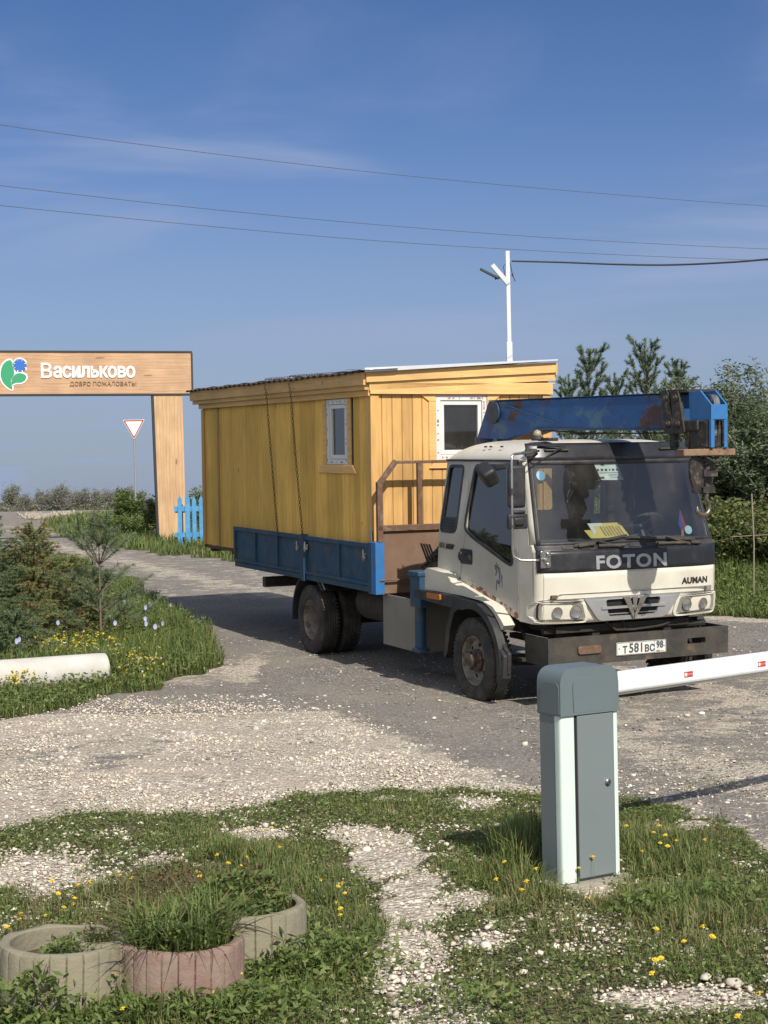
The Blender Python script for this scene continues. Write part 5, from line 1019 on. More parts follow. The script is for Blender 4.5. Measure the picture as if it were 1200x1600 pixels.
q = MB(); fit_text(q, 'В', apx(64, 590)[0], apx(81.5, 590)[0], za + .02, apx(64, 567)[1], bold=.018, ext=.01); q.build('lettering', WLET, bmo, fix=False)
q = MB(); fit_text(q, 'асильково', apx(83.5, 590)[0], xb, apx(150, 590.5)[1], apx(150, 571.5)[1], bold=.03, ext=.01, space=.94); q.build('lettering', WLET, bmo, fix=False)
q = MB(); fit_text(q, 'ДОБРО ПОЖАЛОВАТЬ!', apx(109, 600)[0], apx(213, 600)[0], apx(160, 604)[1], apx(160, 596)[1], bold=.0, ext=.01); q.build('lettering', BRL, bmo, fix=False)
# emblem: two green leaves and a blue flower with white outlines
GRE = mat('emblem_green', (.03, .30, .14), .5, var=.03); BLF = mat('emblem_blue', (.025, .13, .48), .5, var=.03)
def AP(u, v): return apx(u, v)
def smooth_poly(pts, n=5):
    o = []; m = len(pts)
    for i in range(m):
        p0, p1, p2, p3 = [Vector(pts[(i + k) % m]) for k in (-1, 0, 1, 2)]
        for j in range(n):
            t = j / n; o.append(tuple(.5 * ((2 * p1) + (p2 - p0) * t + (2 * p0 - 5 * p1 + 4 * p2 - p3) * t * t + (3 * p1 - p0 - 3 * p2 + p3) * t ** 3)))
    return o
lf1 = smooth_poly([AP(19, 608.5), AP(6, 599), AP(1, 586), AP(3, 573), AP(9, 565), AP(17, 563), AP(20, 572), AP(22, 583), AP(17, 595)]); lf2 = smooth_poly([AP(18.5, 600), AP(20, 590), AP(27, 583.5), AP(36, 584), AP(41, 588), AP(39, 594), AP(33, 597.5), AP(25, 598)])
fc = AP(31, 571); px_ = abs(AP(32, 571)[0] - fc[0])
star = []
for k in range(8):
    a = k * math.pi / 4 + .0
    for (da, r_) in ((-.385, 6.6), (-.27, 10.8), (-.1, 10.2), (.1, 10.2), (.27, 10.8), (.385, 6.6)): star.append((fc[0] + math.cos(a + da) * r_ * px_, fc[1] + math.sin(a + da) * r_ * px_))
q = MB()
for pl2_ in (lf1, lf2, star): q.prism(inset(pl2_, -.035), -.008, -.002, AF)
q.build('emblem_outline', WLET, bmo)
q = MB()
for pl2_ in (lf1, lf2): q.prism(pl2_, -.016, -.009, AF)
q.build('emblem_leaf', GRE, bmo); q = MB(); q.prism(star, -.016, -.009, AF); q.build('emblem_flower', BLF, bmo)
KN = mat('printed_knot', (.30, .16, .09), .6)
q = MB()
for (u, v, ru, rv) in ((156, 559, 8, 1.2), (231, 586.5, 7, 1.2)): c = AP(u, v); q.prism([(c[0] + ru * px_ * math.cos(t), c[1] + rv * px_ * math.sin(t + .2)) for t in np.linspace(0, 6.283, 15)[:-1]], -.004, -.002, AF)
c = AP(276, 721); q.prism([(c[0] + 1.4 * px_ * math.cos(t), c[1] + 5 * px_ * math.sin(t)) for t in np.linspace(0, 6.283, 13)[:-1]], .012, .018, AF); q.build('printed_knot', KN, bmo)
# ================================================================== SIGN, FENCE, LAMP POLE, PIPE
GALV = mat('galvanised_pole', (.34, .35, .36), .5, metal=.4, var=.1)
sp = at(210, 700, 50); sz0 = gz1(sp.x, sp.y)
sign = thing('yield_sign', 'red and white triangular give way sign on a thin grey pole', 'road sign', (sp.x, sp.y, sz0))
sT = at(211, 656, 50).z - sz0; w_ = .35 * 1.02
def tri(r, cz): return rpoly([(-r, sT - .208 + .593 * r), (0, sT - .208 - 1.187 * r), (r, sT - .208 + .593 * r)][::-1], r * .12)
FZ = lambda x, z, y: Vector((x, y, z))
q = MB(); q.prism(tri(w_, sT), -.02, -.012, FZ); q.build('sign_back', WLET, sign); 
q = MB(); q.prism(tri(w_ * .94, sT - .018), -.025, -.0205, FZ, [tri(w_ * .78, 0)]); q.build('red_border', REDM, sign); q = MB(); q.tube([(.0, .03, -.3), (.0, .03, sT - .1)], .03, 8); q.build('pole', GALV, sign)
FB = mat('fence_blue_paint', (.07, .28, .52), .55, var=.18, vs=6, dust=(.2, .36, .48), dlo=.5, dhi=.9, ds=6)
f0 = gnd(281, 851); f1 = gnd(314, 849); fdir = Vector((f1.x - f0.x, (f1.y - f0.y) * .0, 0)).normalized()
fen = thing('picket_fence', 'bright blue wooden picket fence beside the arch post', 'fence', (f0.x, f0.y, gz1(f0.x, f0.y)))
for i, u in enumerate((281, 293, 303.5, 314.5, 326, 337, 348, 359, 370, 381, 392)):
    x = (at(u, 800, f0.y).x - f0.x); h = 1.24 + .03 * math.sin(i * 2.1); z0 = gz1(f0.x + x, f0.y) - fen.location.z - .05; q = MB(); w2 = .05 if i != 1 else .06
    q.prism([(x - w2, z0 + .04), (x + w2, z0 + .04), (x + w2, z0 + h - .10), (x, z0 + h), (x - w2, z0 + h - .10)], -.012, .012, FZ); q.build('picket', FB, fen)
q = MB(); q.box(-.12, 1.9, .013, .045, .80, .93); q.box(-.12, 1.9, .013, .045, .18, .29); q.build('rail', FB, fen)
q = MB(); q.box(-.035, .035, -.035, .035, 0, 1.0); q.box(-.15, .15, -.03, .02, .80, .865); ip = q.build('iron_post', mat('black_iron', (.02, .022, .035), .6), None, bevel=.004, loc=(at(284.5, 845, 37.6).x, 37.6, gz1(-4.8, 37.6) - .03)); tag(ip, 'short dark post with a crossbar standing in front of the blue pickets', 'post')
PW_ = mat('white_pole_paint', (.66, .68, .70), .45, var=.08, dust=(.5, .5, .48), dlo=.5, dhi=.9, ds=3)
pp = at(799, 700, 35); pz0 = gz1(pp.x, pp.y); pole = thing('lamp_pole', 'white metal street lamp pole rising behind the yellow cabin', 'lamp pole', (pp.x, pp.y, pz0))
zt = at(794, 393, 35).z - pz0
q = MB(); q.box(-.065, .065, -.065, .065, -.3, zt - 2.05); q.box(-.045, .045, -.045, .045, zt - 2.05, zt); q.build('pole_shaft', PW_, pole, bevel=.006)
zj = at(793, 444, 35).z - pz0
q = MB(); q.beam((-.0, -.03, zj), (-.36, -.10, zj + .42), .10, .09, (0, 1, 0)); q.build('box_arm', PW_, pole, bevel=.006)
q = MB(); q.tube([(-.1, -.05, zj + .12), (-.22, -.1, zj + .14), (-.30, -.1, zj + .10)], .02, 6); q.tube([(-.06, 0, zt - .3), (-.10, -.04, zj + .4), (-.06, 0, zj + .1)], .008, 5); q.tube([(.05, 0, zt - .25), (.10, -.03, zj + .2), (.16, -.04, zj + .05)], .010, 5); q.ball((.10, -.03, zj + .2), .03, sc=(.7, .7, 1.3)); q.build('cable_bracket', DARKE, pole)
q = MB(); R3 = Matrix.Rotation(math.radians(28), 3, 'Y'); lc = Vector((-.42, -.12, zj + .22)); pf = rpoly([(-.24, -.03), (-.20, -.055), (.12, -.075), (.24, -.05), (.24, .05), (.12, .075), (-.20, .055), (-.24, .03)], .03)
q.prism(pf, -.022, .022, lambda x, y, z: lc + R3 @ Vector((x, y, z))); q.build('lamp_head', mat('lamp_grey', (.045, .05, .055), .5), pole, smooth=True, bevel=.012)
WIRE = mat('wire_grey', (.10, .10, .11), .6)
def wire(name, pts, r, label, grp=None):
    P = [Vector(p) for p in pts]; o = P[0].copy(); q = MB(); fine = []
    for i in range(len(P) - 1):
        p0, p1, p2, p3 = P[max(i - 1, 0)], P[i], P[i + 1], P[min(i + 2, len(P) - 1)]
        for j in range(8):
            t = j / 8; fine.append(.5 * ((2 * p1) + (p2 - p0) * t + (2 * p0 - 5 * p1 + 4 * p2 - p3) * t * t + (3 * p1 - p0 - 3 * p2 + p3) * t ** 3) - o)
    fine.append(P[-1] - o); q.tube(fine, r, 5); w = q.build(name, WIRE, None, loc=o); tag(w, label, 'cable', grp)
def wpx(l): return [at(u, v, 25 + 9 * u / 1200) for (u, v) in l]
wire('power_line', wpx([(-300, 145), (0, 195), (300, 236), (600, 271), (900, 299), (1200, 322), (1500, 338)]), .0055, 'topmost of the three thin power lines crossing the sky', 'power lines across the sky')
wire('power_line', wpx([(-300, 255), (0, 290), (300, 324), (600, 352), (900, 374), (1200, 389), (1500, 398)]), .0055, 'middle of the three thin power lines crossing the sky', 'power lines across the sky')
wire('power_line', wpx([(-300, 290), (0, 321), (300, 351), (600, 377), (900, 395), (1200, 407), (1500, 413)]), .0055, 'lowest of the three thin power lines, passing just above the lamp pole top', 'power lines across the sky')
wire('black_cable', [at(800, 408, 35), at(880, 410, 34), at(960, 413, 33), at(1040, 414, 32), at(1120, 411, 31), at(1200, 405, 30), at(1400, 385, 27)], .022, 'thick black cable running right from the lamp pole top')
# concrete pipe
p0 = gnd(165, 1066); p1 = gnd(-330, 1105); pr = .165; dd = Vector((p1.x - p0.x, p1.y - p0.y, 0)); 
q = MB(); L_ = 3.1; dn = dd.normalized(); e = dn.cross(Vector((0, 0, 1))); q.lathe([(pr - .03, .0), (pr - .006, .0), (pr, .006), (pr, .02), (pr + .003, .02 + .1), (pr, L_), (pr - .03, L_)], (0, 0, 0), dn, 40, closed=True)
pipe = q.build('concrete_pipe', mat('whitewashed_concrete', (.50, .48, .44), .85, var=.15, vs=4, bump=.3, bs=18, dust=(.36, .35, .31), dlo=.42, dhi=.8, ds=3, stretch=(1, 1, 1), col2=(.60, .58, .54), cs=6, lo=.45, hi=.75), None, smooth=True, loc=(p0.x, p0.y, gz1(p0.x, p0.y) + .125)); tag(pipe, 'whitewashed concrete pipe lying in the grass at the left edge', 'pipe')
# ================================================================== PLANTERS
PB = mat('beige_concrete', (.235, .21, .15), .9, var=.22, vs=5, bump=.35, bs=40, dust=(.20, .185, .12), dlo=.42, dhi=.8, ds=5); PR = mat('red_concrete', (.235, .15, .12), .9, var=.25, vs=5, bump=.35, bs=40, dust=(.26, .22, .17), dlo=.42, dhi=.75, ds=6)
SOIL = mat('planter_soil', (.055, .045, .028), .95, var=.4, vs=12, bump=.6, bs=20)
def planter(cx, cy, R, H, m, label, a0=0, a1=2 * math.pi, th=.045, n=24, grp=None, z0=-.05):
    o = thing('ring_planter', label, 'planter', (cx, cy, z0), 0, 'concrete ring planters'); q = MB(); steps = max(8, int((a1 - a0) / (2 * math.pi) * n)); full = a1 - a0 > 6.2
    # outline with vertical grooves between the palisade staves
    outer = []; inner = []
    for i in range(steps):
        for (f, dr_) in ((0, -.010), (.06, -.002), (.2, .0), (.8, .0), (.94, -.002)):
            a = a0 + (a1 - a0) * (i + f) / steps; r = R + dr_; outer.append((r * math.cos(a), r * math.sin(a)))
            inner.append(((R - th) * math.cos(a), (R - th) * math.sin(a)))
    if not full: a = a1; outer.append((R * math.cos(a), R * math.sin(a))); inner.append(((R - th) * math.cos(a), (R - th) * math.sin(a)))
    m_ = len(outer); lv = [(0, 0), (H - .02, 0), (H - .006, .004), (H, .014)]
    V = []; F = []
    for (h, k) in lv:
        V += [(p[0] * (1 - k / R), p[1] * (1 - k / R), h + (.004 * math.sin(7 * math.atan2(p[1], p[0])) if h > .1 else 0)) for p in outer]
    for (h, k) in ((H, .010), (H - .006, .002), (0, 0)): V += [(p[0] * (1 + k / R), p[1] * (1 + k / R), h) for p in inner]
    nl = 7
    for l in range(nl - 1):
        for i in range(m_ if full else m_ - 1): j = (i + 1) % m_; F.append((l * m_ + i, l * m_ + j, (l + 1) * m_ + j, (l + 1) * m_ + i))
    if not full: F.append(tuple(l * m_ for l in range(nl))); F.append(tuple(l * m_ + m_ - 1 for l in reversed(range(nl))))
    q.add(V, F); q.build('ring', m, o, smooth=True, bevel=0)
    q = MB(); q.lathe([(0, H - .07), (R - th * .7, H - .08), (R - th * .7, 0), (0, 0)], (0, 0, 0), (0, 0, 1), 24); q.build('soil', SOIL, o, smooth=True); o.rotation_euler = (.035 * math.sin(cx * 37), .035 * math.cos(cy * 29), cx * 5); return o
HPL = .30
def ct(u, v): p = onz(u, v, HPL - .05); return p.x, p.y
PLA = [(*ct(94, 1468), .240), (*ct(158, 1458), .104), (*ct(279, 1455), .243), (*ct(376, 1408), .268)]
planter(*PLA[0], HPL, PB, 'beige concrete ring planter at the far left, nearly empty'); planter(*PLA[1], HPL - .012, PB, 'small ring planter squeezed between the leftmost beige ring and the reddish ring', n=12, th=.035)
planter(*PLA[2], HPL - .02, PR, 'reddish concrete ring planter overflowing with grass'); planter(*PLA[3], HPL - .01, PB, 'beige concrete ring planter right of the reddish one, filled with leafy plants')
# ================================================================== VEGETATION
LEAF = leaf_mat('grass_blades', (1, 1, 1), trans=.38); NEED = leaf_mat('needles', (1, 1, 1), trans=.18, rough=.55); BARK = mat('bark', (.17, .12, .085), .9, var=.3, vs=14, bump=.4, bs=60); BARKG = mat('grey_bark', (.24, .225, .19), .85, var=.25, vs=14)
def unit(a): return a / np.maximum(np.linalg.norm(a, axis=-1, keepdims=True), 1e-9)
PAL = np.array([(.145, .195, .055), (.18, .235, .068), (.11, .155, .043), (.22, .25, .085), (.26, .24, .10), (.32, .26, .135)])
def pick(n, w, jit=.18, pal=PAL):
    w = np.array(w, float); c = pal[rng.choice(len(w), n, p=w / w.sum())] * rng.uniform(1 - jit, 1 + jit, (n, 1)); return c
def blades(x, y, z, h, w, lean=.45, col=None):
    n = len(x); ya = rng.uniform(0, 2 * np.pi, n); d = np.stack([np.cos(ya), np.sin(ya), 0 * ya], -1); s = np.stack([-np.sin(ya), np.cos(ya), 0 * ya], -1)
    le = rng.uniform(.05, 1, n) * lean; P = np.stack([x, y, z - .01], -1); h = h[:, None]; w = w[:, None]; le = le[:, None]; U = np.array([0, 0, 1.0])
    m = P + U * h * .55 + d * h * le * .35; t = P + U * h * (1 - .35 * le) + d * h * le * 1.1
    V = np.stack([P - s * w / 2, P + s * w / 2, m - s * w * .42, m + s * w * .42, t], 1).reshape(-1, 3)
    o = np.arange(n)[:, None] * 5; F = np.stack([o + [[0, 1, 3]], o + [[0, 3, 2]], o + [[2, 3, 4]]], 1).reshape(-1, 3)
    C = np.repeat(col, 5, 0).reshape(n, 5, 3) * np.array([.62, .62, .95, .95, 1.12])[None, :, None] ** .5
    return V, F, C.reshape(-1, 3)
def leaves(P, size, asp=.45, up=.5, col=None, droop=0):
    """diamond leaves"""
    n = len(P); a = unit(rng.normal(size=(n, 3)) * np.array([1, 1, .5]) + np.array([0, 0, droop])); nrm = unit(rng.normal(size=(n, 3)) + np.array([0, 0, up * 2])); s = unit(np.cross(a, nrm)); sz = np.broadcast_to(size, (n,))[:, None]
    V = np.stack([P, P + a * sz * .5 + s * sz * asp * .5, P + a * sz, P + a * sz * .5 - s * sz * asp * .5], 1).reshape(-1, 3); o = np.arange(n)[:, None] * 4
    F = np.stack([o + [[0, 1, 2]], o + [[0, 2, 3]]], 1).reshape(-1, 3); return V, F, np.repeat(col, 4, 0)
def join(parts):
    Vs, Fs, Cs = [], [], []; o = 0
    for V, F, C in parts: Vs.append(V); Fs.append(F + o); Cs.append(C); o += len(V)
    return np.concatenate(Vs), np.concatenate(Fs), np.concatenate(Cs)
def veg(name, parts, mt=LEAF, parent=None):
    V, F, C = join(parts); return npmesh(name, V, F, mt, parent, col=C)
# ---- near verge
def tallness(u, v):
    h = np.full(u.shape, .026)
    for (cu, cv, ru, rv, a) in ((835, 1335, 50, 45, .17), (800, 1360, 70, 50, .07), (1005, 1330, 110, 45, .085), (900, 1430, 170, 60, .06), (1120, 1450, 140, 90, .055), (250, 1570, 320, 70, .075), (520, 1480, 90, 80, .06), (90, 1400, 160, 45, .06), (350, 1350, 130, 45, .08), (600, 1262, 110, 16, .03), (450, 1400, 90, 50, .05)):
        h = h + a * np.exp(-(((u - cu) / ru) ** 2 + ((v - cv) / rv) ** 2))
    return h
def cand(n, x0, x1, y0, y1, power=1.0):
    y = y0 + (y1 - y0) * rng.random(n) ** power; x = x0 + (x1 - x0) * rng.random(n); return x, y
def in_planter(x, y):
    r = np.zeros(x.shape, bool)
    for (cx, cy, R_, ) in PLA: r |= (x - cx) ** 2 + (y - cy) ** 2 < (R_ + .012) ** 2
    return r | ((np.abs((x - cx_) * math.cos(ph) + (y - cy_) * math.sin(ph)) < .20) & (np.abs(-(x - cx_) * math.sin(ph) + (y - cy_) * math.cos(ph)) < .11))
parts = []
x, y = cand(300000, -3.3, 3.7, 4.9, 10.6); b = bareness(x, y); rdm = on_road(x, y); edge = vnoise(x, y, .16, 40) * .8 + rng.normal(0, .16, len(x)); dens = vnoise(x, y, .35, 55)
fine = vnoise(x, y, .11, 56); keep = ~rdm & (b + edge + .30 * fine < .22) & ~in_planter(x, y) & (dens * .9 + fine * .6 + rng.random(len(x)) * 1.5 > .12)
x, y = x[keep], y[keep]; u, v = proj(x, y, gz(x, y)); hh = tallness(u, v) * rng.uniform(.5, 1.35, len(x)) * (1 + .35 * vnoise(x, y, .3, 60)); z = gz(x, y) + .008 * vnoise(x, y, .7, 31)
wd = np.clip(.0028 + hh * .014, .0028, .006); dry = vnoise(x, y, .5, 77) > .35
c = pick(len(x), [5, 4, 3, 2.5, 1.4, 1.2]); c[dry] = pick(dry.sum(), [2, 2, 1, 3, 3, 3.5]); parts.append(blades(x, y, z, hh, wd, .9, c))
# sparse tufts on the gravel edge
x, y = cand(26000, -3.3, 3.7, 7.2, 11.6); u, v = proj(x, y, gz(x, y)); t = vnoise(x, y, .28, 81); keep = on_road(x, y) & (t > .30) & (v > 1215 + 40 * vnoise(x, y, 1.2, 4)); x, y = x[keep], y[keep]
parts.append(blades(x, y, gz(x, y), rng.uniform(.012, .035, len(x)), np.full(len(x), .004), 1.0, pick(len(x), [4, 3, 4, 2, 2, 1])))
# low leafy mat
x, y = cand(150000, -3.3, 3.7, 4.9, 10.6); b = bareness(x, y); keep = ~on_road(x, y) & (b + rng.normal(0, .2, len(x)) + .5 * vnoise(x, y, .14, 90) < .30) & ~in_planter(x, y); x, y = x[keep], y[keep]
P = np.stack([x, y, gz(x, y) + rng.uniform(.004, .035, len(x))], -1); c = pick(len(x), [5, 4, 5, 2, 1, .6]); parts.append(leaves(P, rng.uniform(.012, .030, len(x)), .5, .9, c))
# broad weeds clumps in front
for (u0, v0, n_, hh_, R_) in ((70, 1585, 900, .26, .20), (190, 1560, 1100, .26, .22), (300, 1570, 600, .16, .22), (460, 1520, 600, .18, .22), (560, 1500, 420, .16, .2), (420, 1590, 700, .14, .3), (400, 1505, 900, .20, .22), (300, 1555, 900, .2, .2), (470, 1490, 600, .2, .16), (60, 1600, 600, .24, .2), (20, 1530, 400, .2, .12), (1010, 1420, 350, .12, .2), (1130, 1400, 300, .12, .2), (720, 1570, 400, .1, .25)):
    g = gnd(u0, min(v0 + 10, 1640)); k = rng.normal(0, 1, (n_, 2)) * R_ * .5; zz_ = rng.random(n_) ** .8 * hh_ * np.exp(-(k ** 2).sum(1) / (R_ ** 2)); P = np.stack([g.x + k[:, 0], g.y + k[:, 1], zz_], -1)
    P = P[~in_planter(P[:, 0], P[:, 1])]; parts.append(leaves(P, rng.uniform(.022, .055, len(P)), .36, .6, pick(len(P), [5, 5, 4, 1, .3, .1]), .3))
for (cx, cy, R_) in (PLA[2], PLA[3], PLA[0]):
    n_ = 1500; a = rng.uniform(-2.75, -.45, n_) if (cx, cy) != PLA[0][:2] else rng.uniform(-2.4, -.5, n_); r = R_ + .03 + rng.random(n_) ** 1.4 * .16; hh_ = (.15 if (cx, cy) != PLA[0][:2] else .09) * (.35 + .65 * (vnoise(a * .3, a * 0 + cx, .12, 5) * .5 + .5)); x = cx + r * np.cos(a); y = cy + r * np.sin(a)
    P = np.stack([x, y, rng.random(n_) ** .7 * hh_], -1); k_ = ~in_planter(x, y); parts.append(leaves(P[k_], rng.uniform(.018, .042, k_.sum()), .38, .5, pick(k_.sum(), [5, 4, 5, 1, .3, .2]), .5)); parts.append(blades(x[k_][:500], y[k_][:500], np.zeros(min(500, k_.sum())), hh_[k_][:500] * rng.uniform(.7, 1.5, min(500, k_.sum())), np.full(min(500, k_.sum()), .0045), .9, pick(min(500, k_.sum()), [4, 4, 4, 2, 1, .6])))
gr1 = veg('short_grass', parts); tag(gr1, 'patchy green grass and low weeds of the near verge', 'grass', kind='stuff')
# dry seed stems
q = MB(); rr_ = random.Random(31)
for (u0, v0, n_) in ((1120, 1320, 8), (860, 1345, 5), (300, 1420, 14), (60, 1480, 6), (200, 1500, 5), (840, 1290, 6), (465, 1470, 6)):
    g = gnd(u0, v0)
    for k in range(n_):
        x0, y0 = g.x + rr_.gauss(0, .05), g.y + rr_.gauss(0, .05) - .03; h = rr_.uniform(.14, .30); lx, ly = rr_.gauss(0, .05), rr_.gauss(0, .05); tip = (x0 + lx, y0 + ly, h); q.tube([(x0, y0, 0), (x0 + lx * .4, y0 + ly * .4, h * .6), tip], .0013, 3); q.ball(tip, .005, 5, 4, (1, 1, 1.6))
        if rr_.random() < .6: q.tube([(x0 + lx * .4, y0 + ly * .4, h * .6), (x0 + lx + .03, y0 + ly, h * .85)], .001, 3); q.ball((x0 + lx + .03, y0 + ly, h * .85), .004, 5, 4)
tag(q.build('dry_stems', mat('dry_stem', (.12, .075, .05), .9), None), 'thin brown seed stems standing in the near grass', 'dry stems', kind='stuff')
# ---- stones
def stones(name, x, y, s, col, label, lift=.25, flat=.6):
    n = len(x); g = (1 + 5 ** .5) / 2; ico = np.array([(-1, g, 0), (1, g, 0), (-1, -g, 0), (1, -g, 0), (0, -1, g), (0, 1, g), (0, -1, -g), (0, 1, -g), (g, 0, -1), (g, 0, 1), (-g, 0, -1), (-g, 0, 1)]) / 1.9
    fi = np.array([(0, 11, 5), (0, 5, 1), (0, 1, 7), (0, 7, 10), (0, 10, 11), (1, 5, 9), (5, 11, 4), (11, 10, 2), (10, 7, 6), (7, 1, 8), (3, 9, 4), (3, 4, 2), (3, 2, 6), (3, 6, 8), (3, 8, 9), (4, 9, 5), (2, 4, 11), (6, 2, 10), (8, 6, 7), (9, 8, 1)])
    V = ico[None] * rng.uniform(.65, 1.25, (n, 12, 1)); V = V * rng.uniform(.6, 1.3, (n, 1, 3)) * np.array([1, 1, flat]); a = rng.uniform(0, 6.28, n); ca, sa = np.cos(a)[:, None], np.sin(a)[:, None]
    V = np.stack([V[..., 0] * ca - V[..., 1] * sa, V[..., 0] * sa + V[..., 1] * ca, V[..., 2]], -1) * s[:, None, None]
    V += np.stack([x, y, gz(x, y) + s * lift], -1)[:, None]; F = (fi[None] + np.arange(n)[:, None, None] * 12).reshape(-1, 3)
    return tag(npmesh(name, V.reshape(-1, 3), F, STM, col=np.repeat(col, 12, 0)), label, 'gravel', kind='stuff')
STM = mat('limestone', (1, 1, 1), .9, var=.12, vs=30, attr=True, bump=.2, bs=90)
x, y = cand(120000, -4.2, 4.2, 5.0, 14.5, 1.25); u, v = proj(x, y, gz(x, y)); rdm = on_road(x, y); b = bareness(x, y); ln = np.interp(u, [-400, 0, 200, 380, 560, 830, 1000, 1200, 1600], [1010, 1030, 1036, 1062, 1128, 1232, 1180, 1140, 1100])
pk = np.where(rdm, sstep(-25, 30, v - ln) * np.where(u > 900, .25, 1), np.where(b > .1, .95, .16)); pk = pk * np.where(rdm & (vnoise(x, y, .8, 14) < -.15), .3, 1); keep = rng.random(len(x)) < pk; x, y = x[keep], y[keep]; n = len(x)
base = np.array([(.60, .53, .43), (.48, .42, .335), (.74, .675, .565), (.35, .30, .24)]); stones('limestone_gravel', x, y, np.clip(rng.lognormal(-5.0, .42, n), .003, .021), base[rng.choice(4, n, p=[.4, .3, .2, .1])] * rng.uniform(.85, 1.1, (n, 1)), 'pale crushed limestone scattered over the apron and verge')
x, y = cand(260, -3.5, 4, 5.2, 13); k_ = (on_road(x, y) | (bareness(x, y) > 0)) & ((y < 9) | (rng.random(len(x)) < .5)); x, y = x[k_], y[k_]; stones('larger_stones', x, y, rng.uniform(.014, .034, len(x)), np.array([(.62, .56, .47)]) * rng.uniform(.6, 1.15, (len(x), 1)), 'larger pale stones lying on the gravel apron and verge')
x, y = cand(9000, -5, 7, 8.5, 20); keep = on_road(x, y); x, y = x[keep], y[keep]; n = len(x); stones('road_stones', x, y, np.clip(rng.lognormal(-4.9, .5, n), .004, .022), np.array([(.30, .27, .235)]) * rng.uniform(.5, 1.7, (n, 1)), 'loose grey stones on the road')
P_ = [gnd(c_[0] + rng.normal() * c_[1], c_[2] + rng.normal() * 1.6) for c_ in ((50, 10, 806), (72, 12, 807), (100, 9, 804), (60, 14, 809)) for _ in range(80)]; x = np.array([p.x for p in P_]); y = np.array([p.y for p in P_]); stones('limestone_rubble', x, y, rng.uniform(.06, .18, len(x)), np.array([(.34, .30, .24)]) * rng.uniform(.8, 1.1, (len(x), 1)), 'heap of pale limestone rubble at the far road bend', .5, .9)
# ---- left verge, fence strip, island, right bank, far field
parts = []
x, y = cand(170000, -10.5, -1.2, 12.2, 27, 1.3); keep = ~on_road(x, y); x, y = x[keep], y[keep]; n = len(x); hh = rng.uniform(.06, .20, n) * (1 + .5 * vnoise(x, y, .9, 12)) * np.where(y > 15.2, 1.3, .8); c = pick(n, [5, 4, 4, 2, .8, .3]); parts.append(blades(x, y, gz(x, y), hh, np.full(n, .009), .9, c))
P = np.stack([x[::2], y[::2], gz(x[::2], y[::2]) + rng.uniform(.02, .16, len(x[::2]))], -1); parts.append(leaves(P, rng.uniform(.03, .06, len(P)), .45, .6, pick(len(P), [5, 5, 4, 1.5, .5, .2])))
tag(veg('verge_grass', parts), 'green grass and weeds of the left verge around the pipe', 'grass', kind='stuff')
parts = []
x, y = cand(70000, -16, 5, 31, 62, 1.6); keep = ~on_road(x, y); x, y = x[keep], y[keep]; n = len(x); hh = rng.uniform(.10, .26, n) * (1 + .4 * vnoise(x, y, 2, 12)); parts.append(blades(x, y, gz(x, y), hh, np.full(n, .022), .8, pick(n, [5, 4, 4, 2, 1, .3])))
x, y = cand(60000, -60, 20, 60, 175, 1.3); keep = ~on_road(x, y); x, y = x[keep], y[keep]; n = len(x); parts.append(blades(x, y, gz(x, y), rng.uniform(.2, .5, n), np.full(n, .06), .8, pick(n, [4, 3, 4, 2, 2, 1])))
tag(veg('meadow_grass', parts), 'grass along the fence, on the traffic island and over the far field', 'grass', kind='stuff')
parts = []
x, y = cand(190000, 2.2, 13.5, 19.5, 34, 1.2); keep = ~on_road(x, y); x, y = x[keep], y[keep]; n = len(x); d = (x - 4.7) * .5 + (y - 21.2) * .866; hh = rng.uniform(.08, .22, n) * (1 + 2.0 * sstep(.5, 5, d)) * (1 + .5 * vnoise(x, y, 1.1, 71)); parts.append(blades(x, y, gz(x, y), hh, np.full(n, .013), .8, pick(n, [5, 5, 4, 2.5, .8, .2])))
P = np.stack([x[::2], y[::2], gz(x[::2], y[::2]) + hh[::2] * rng.random(len(x[::2]))], -1); parts.append(leaves(P, rng.uniform(.04, .09, len(P)), .45, .5, pick(len(P), [5, 6, 4, 1.5, .3, .1])))
tag(veg('tall_grass', parts), 'tall green grass on the bank right of the truck', 'grass', kind='stuff')
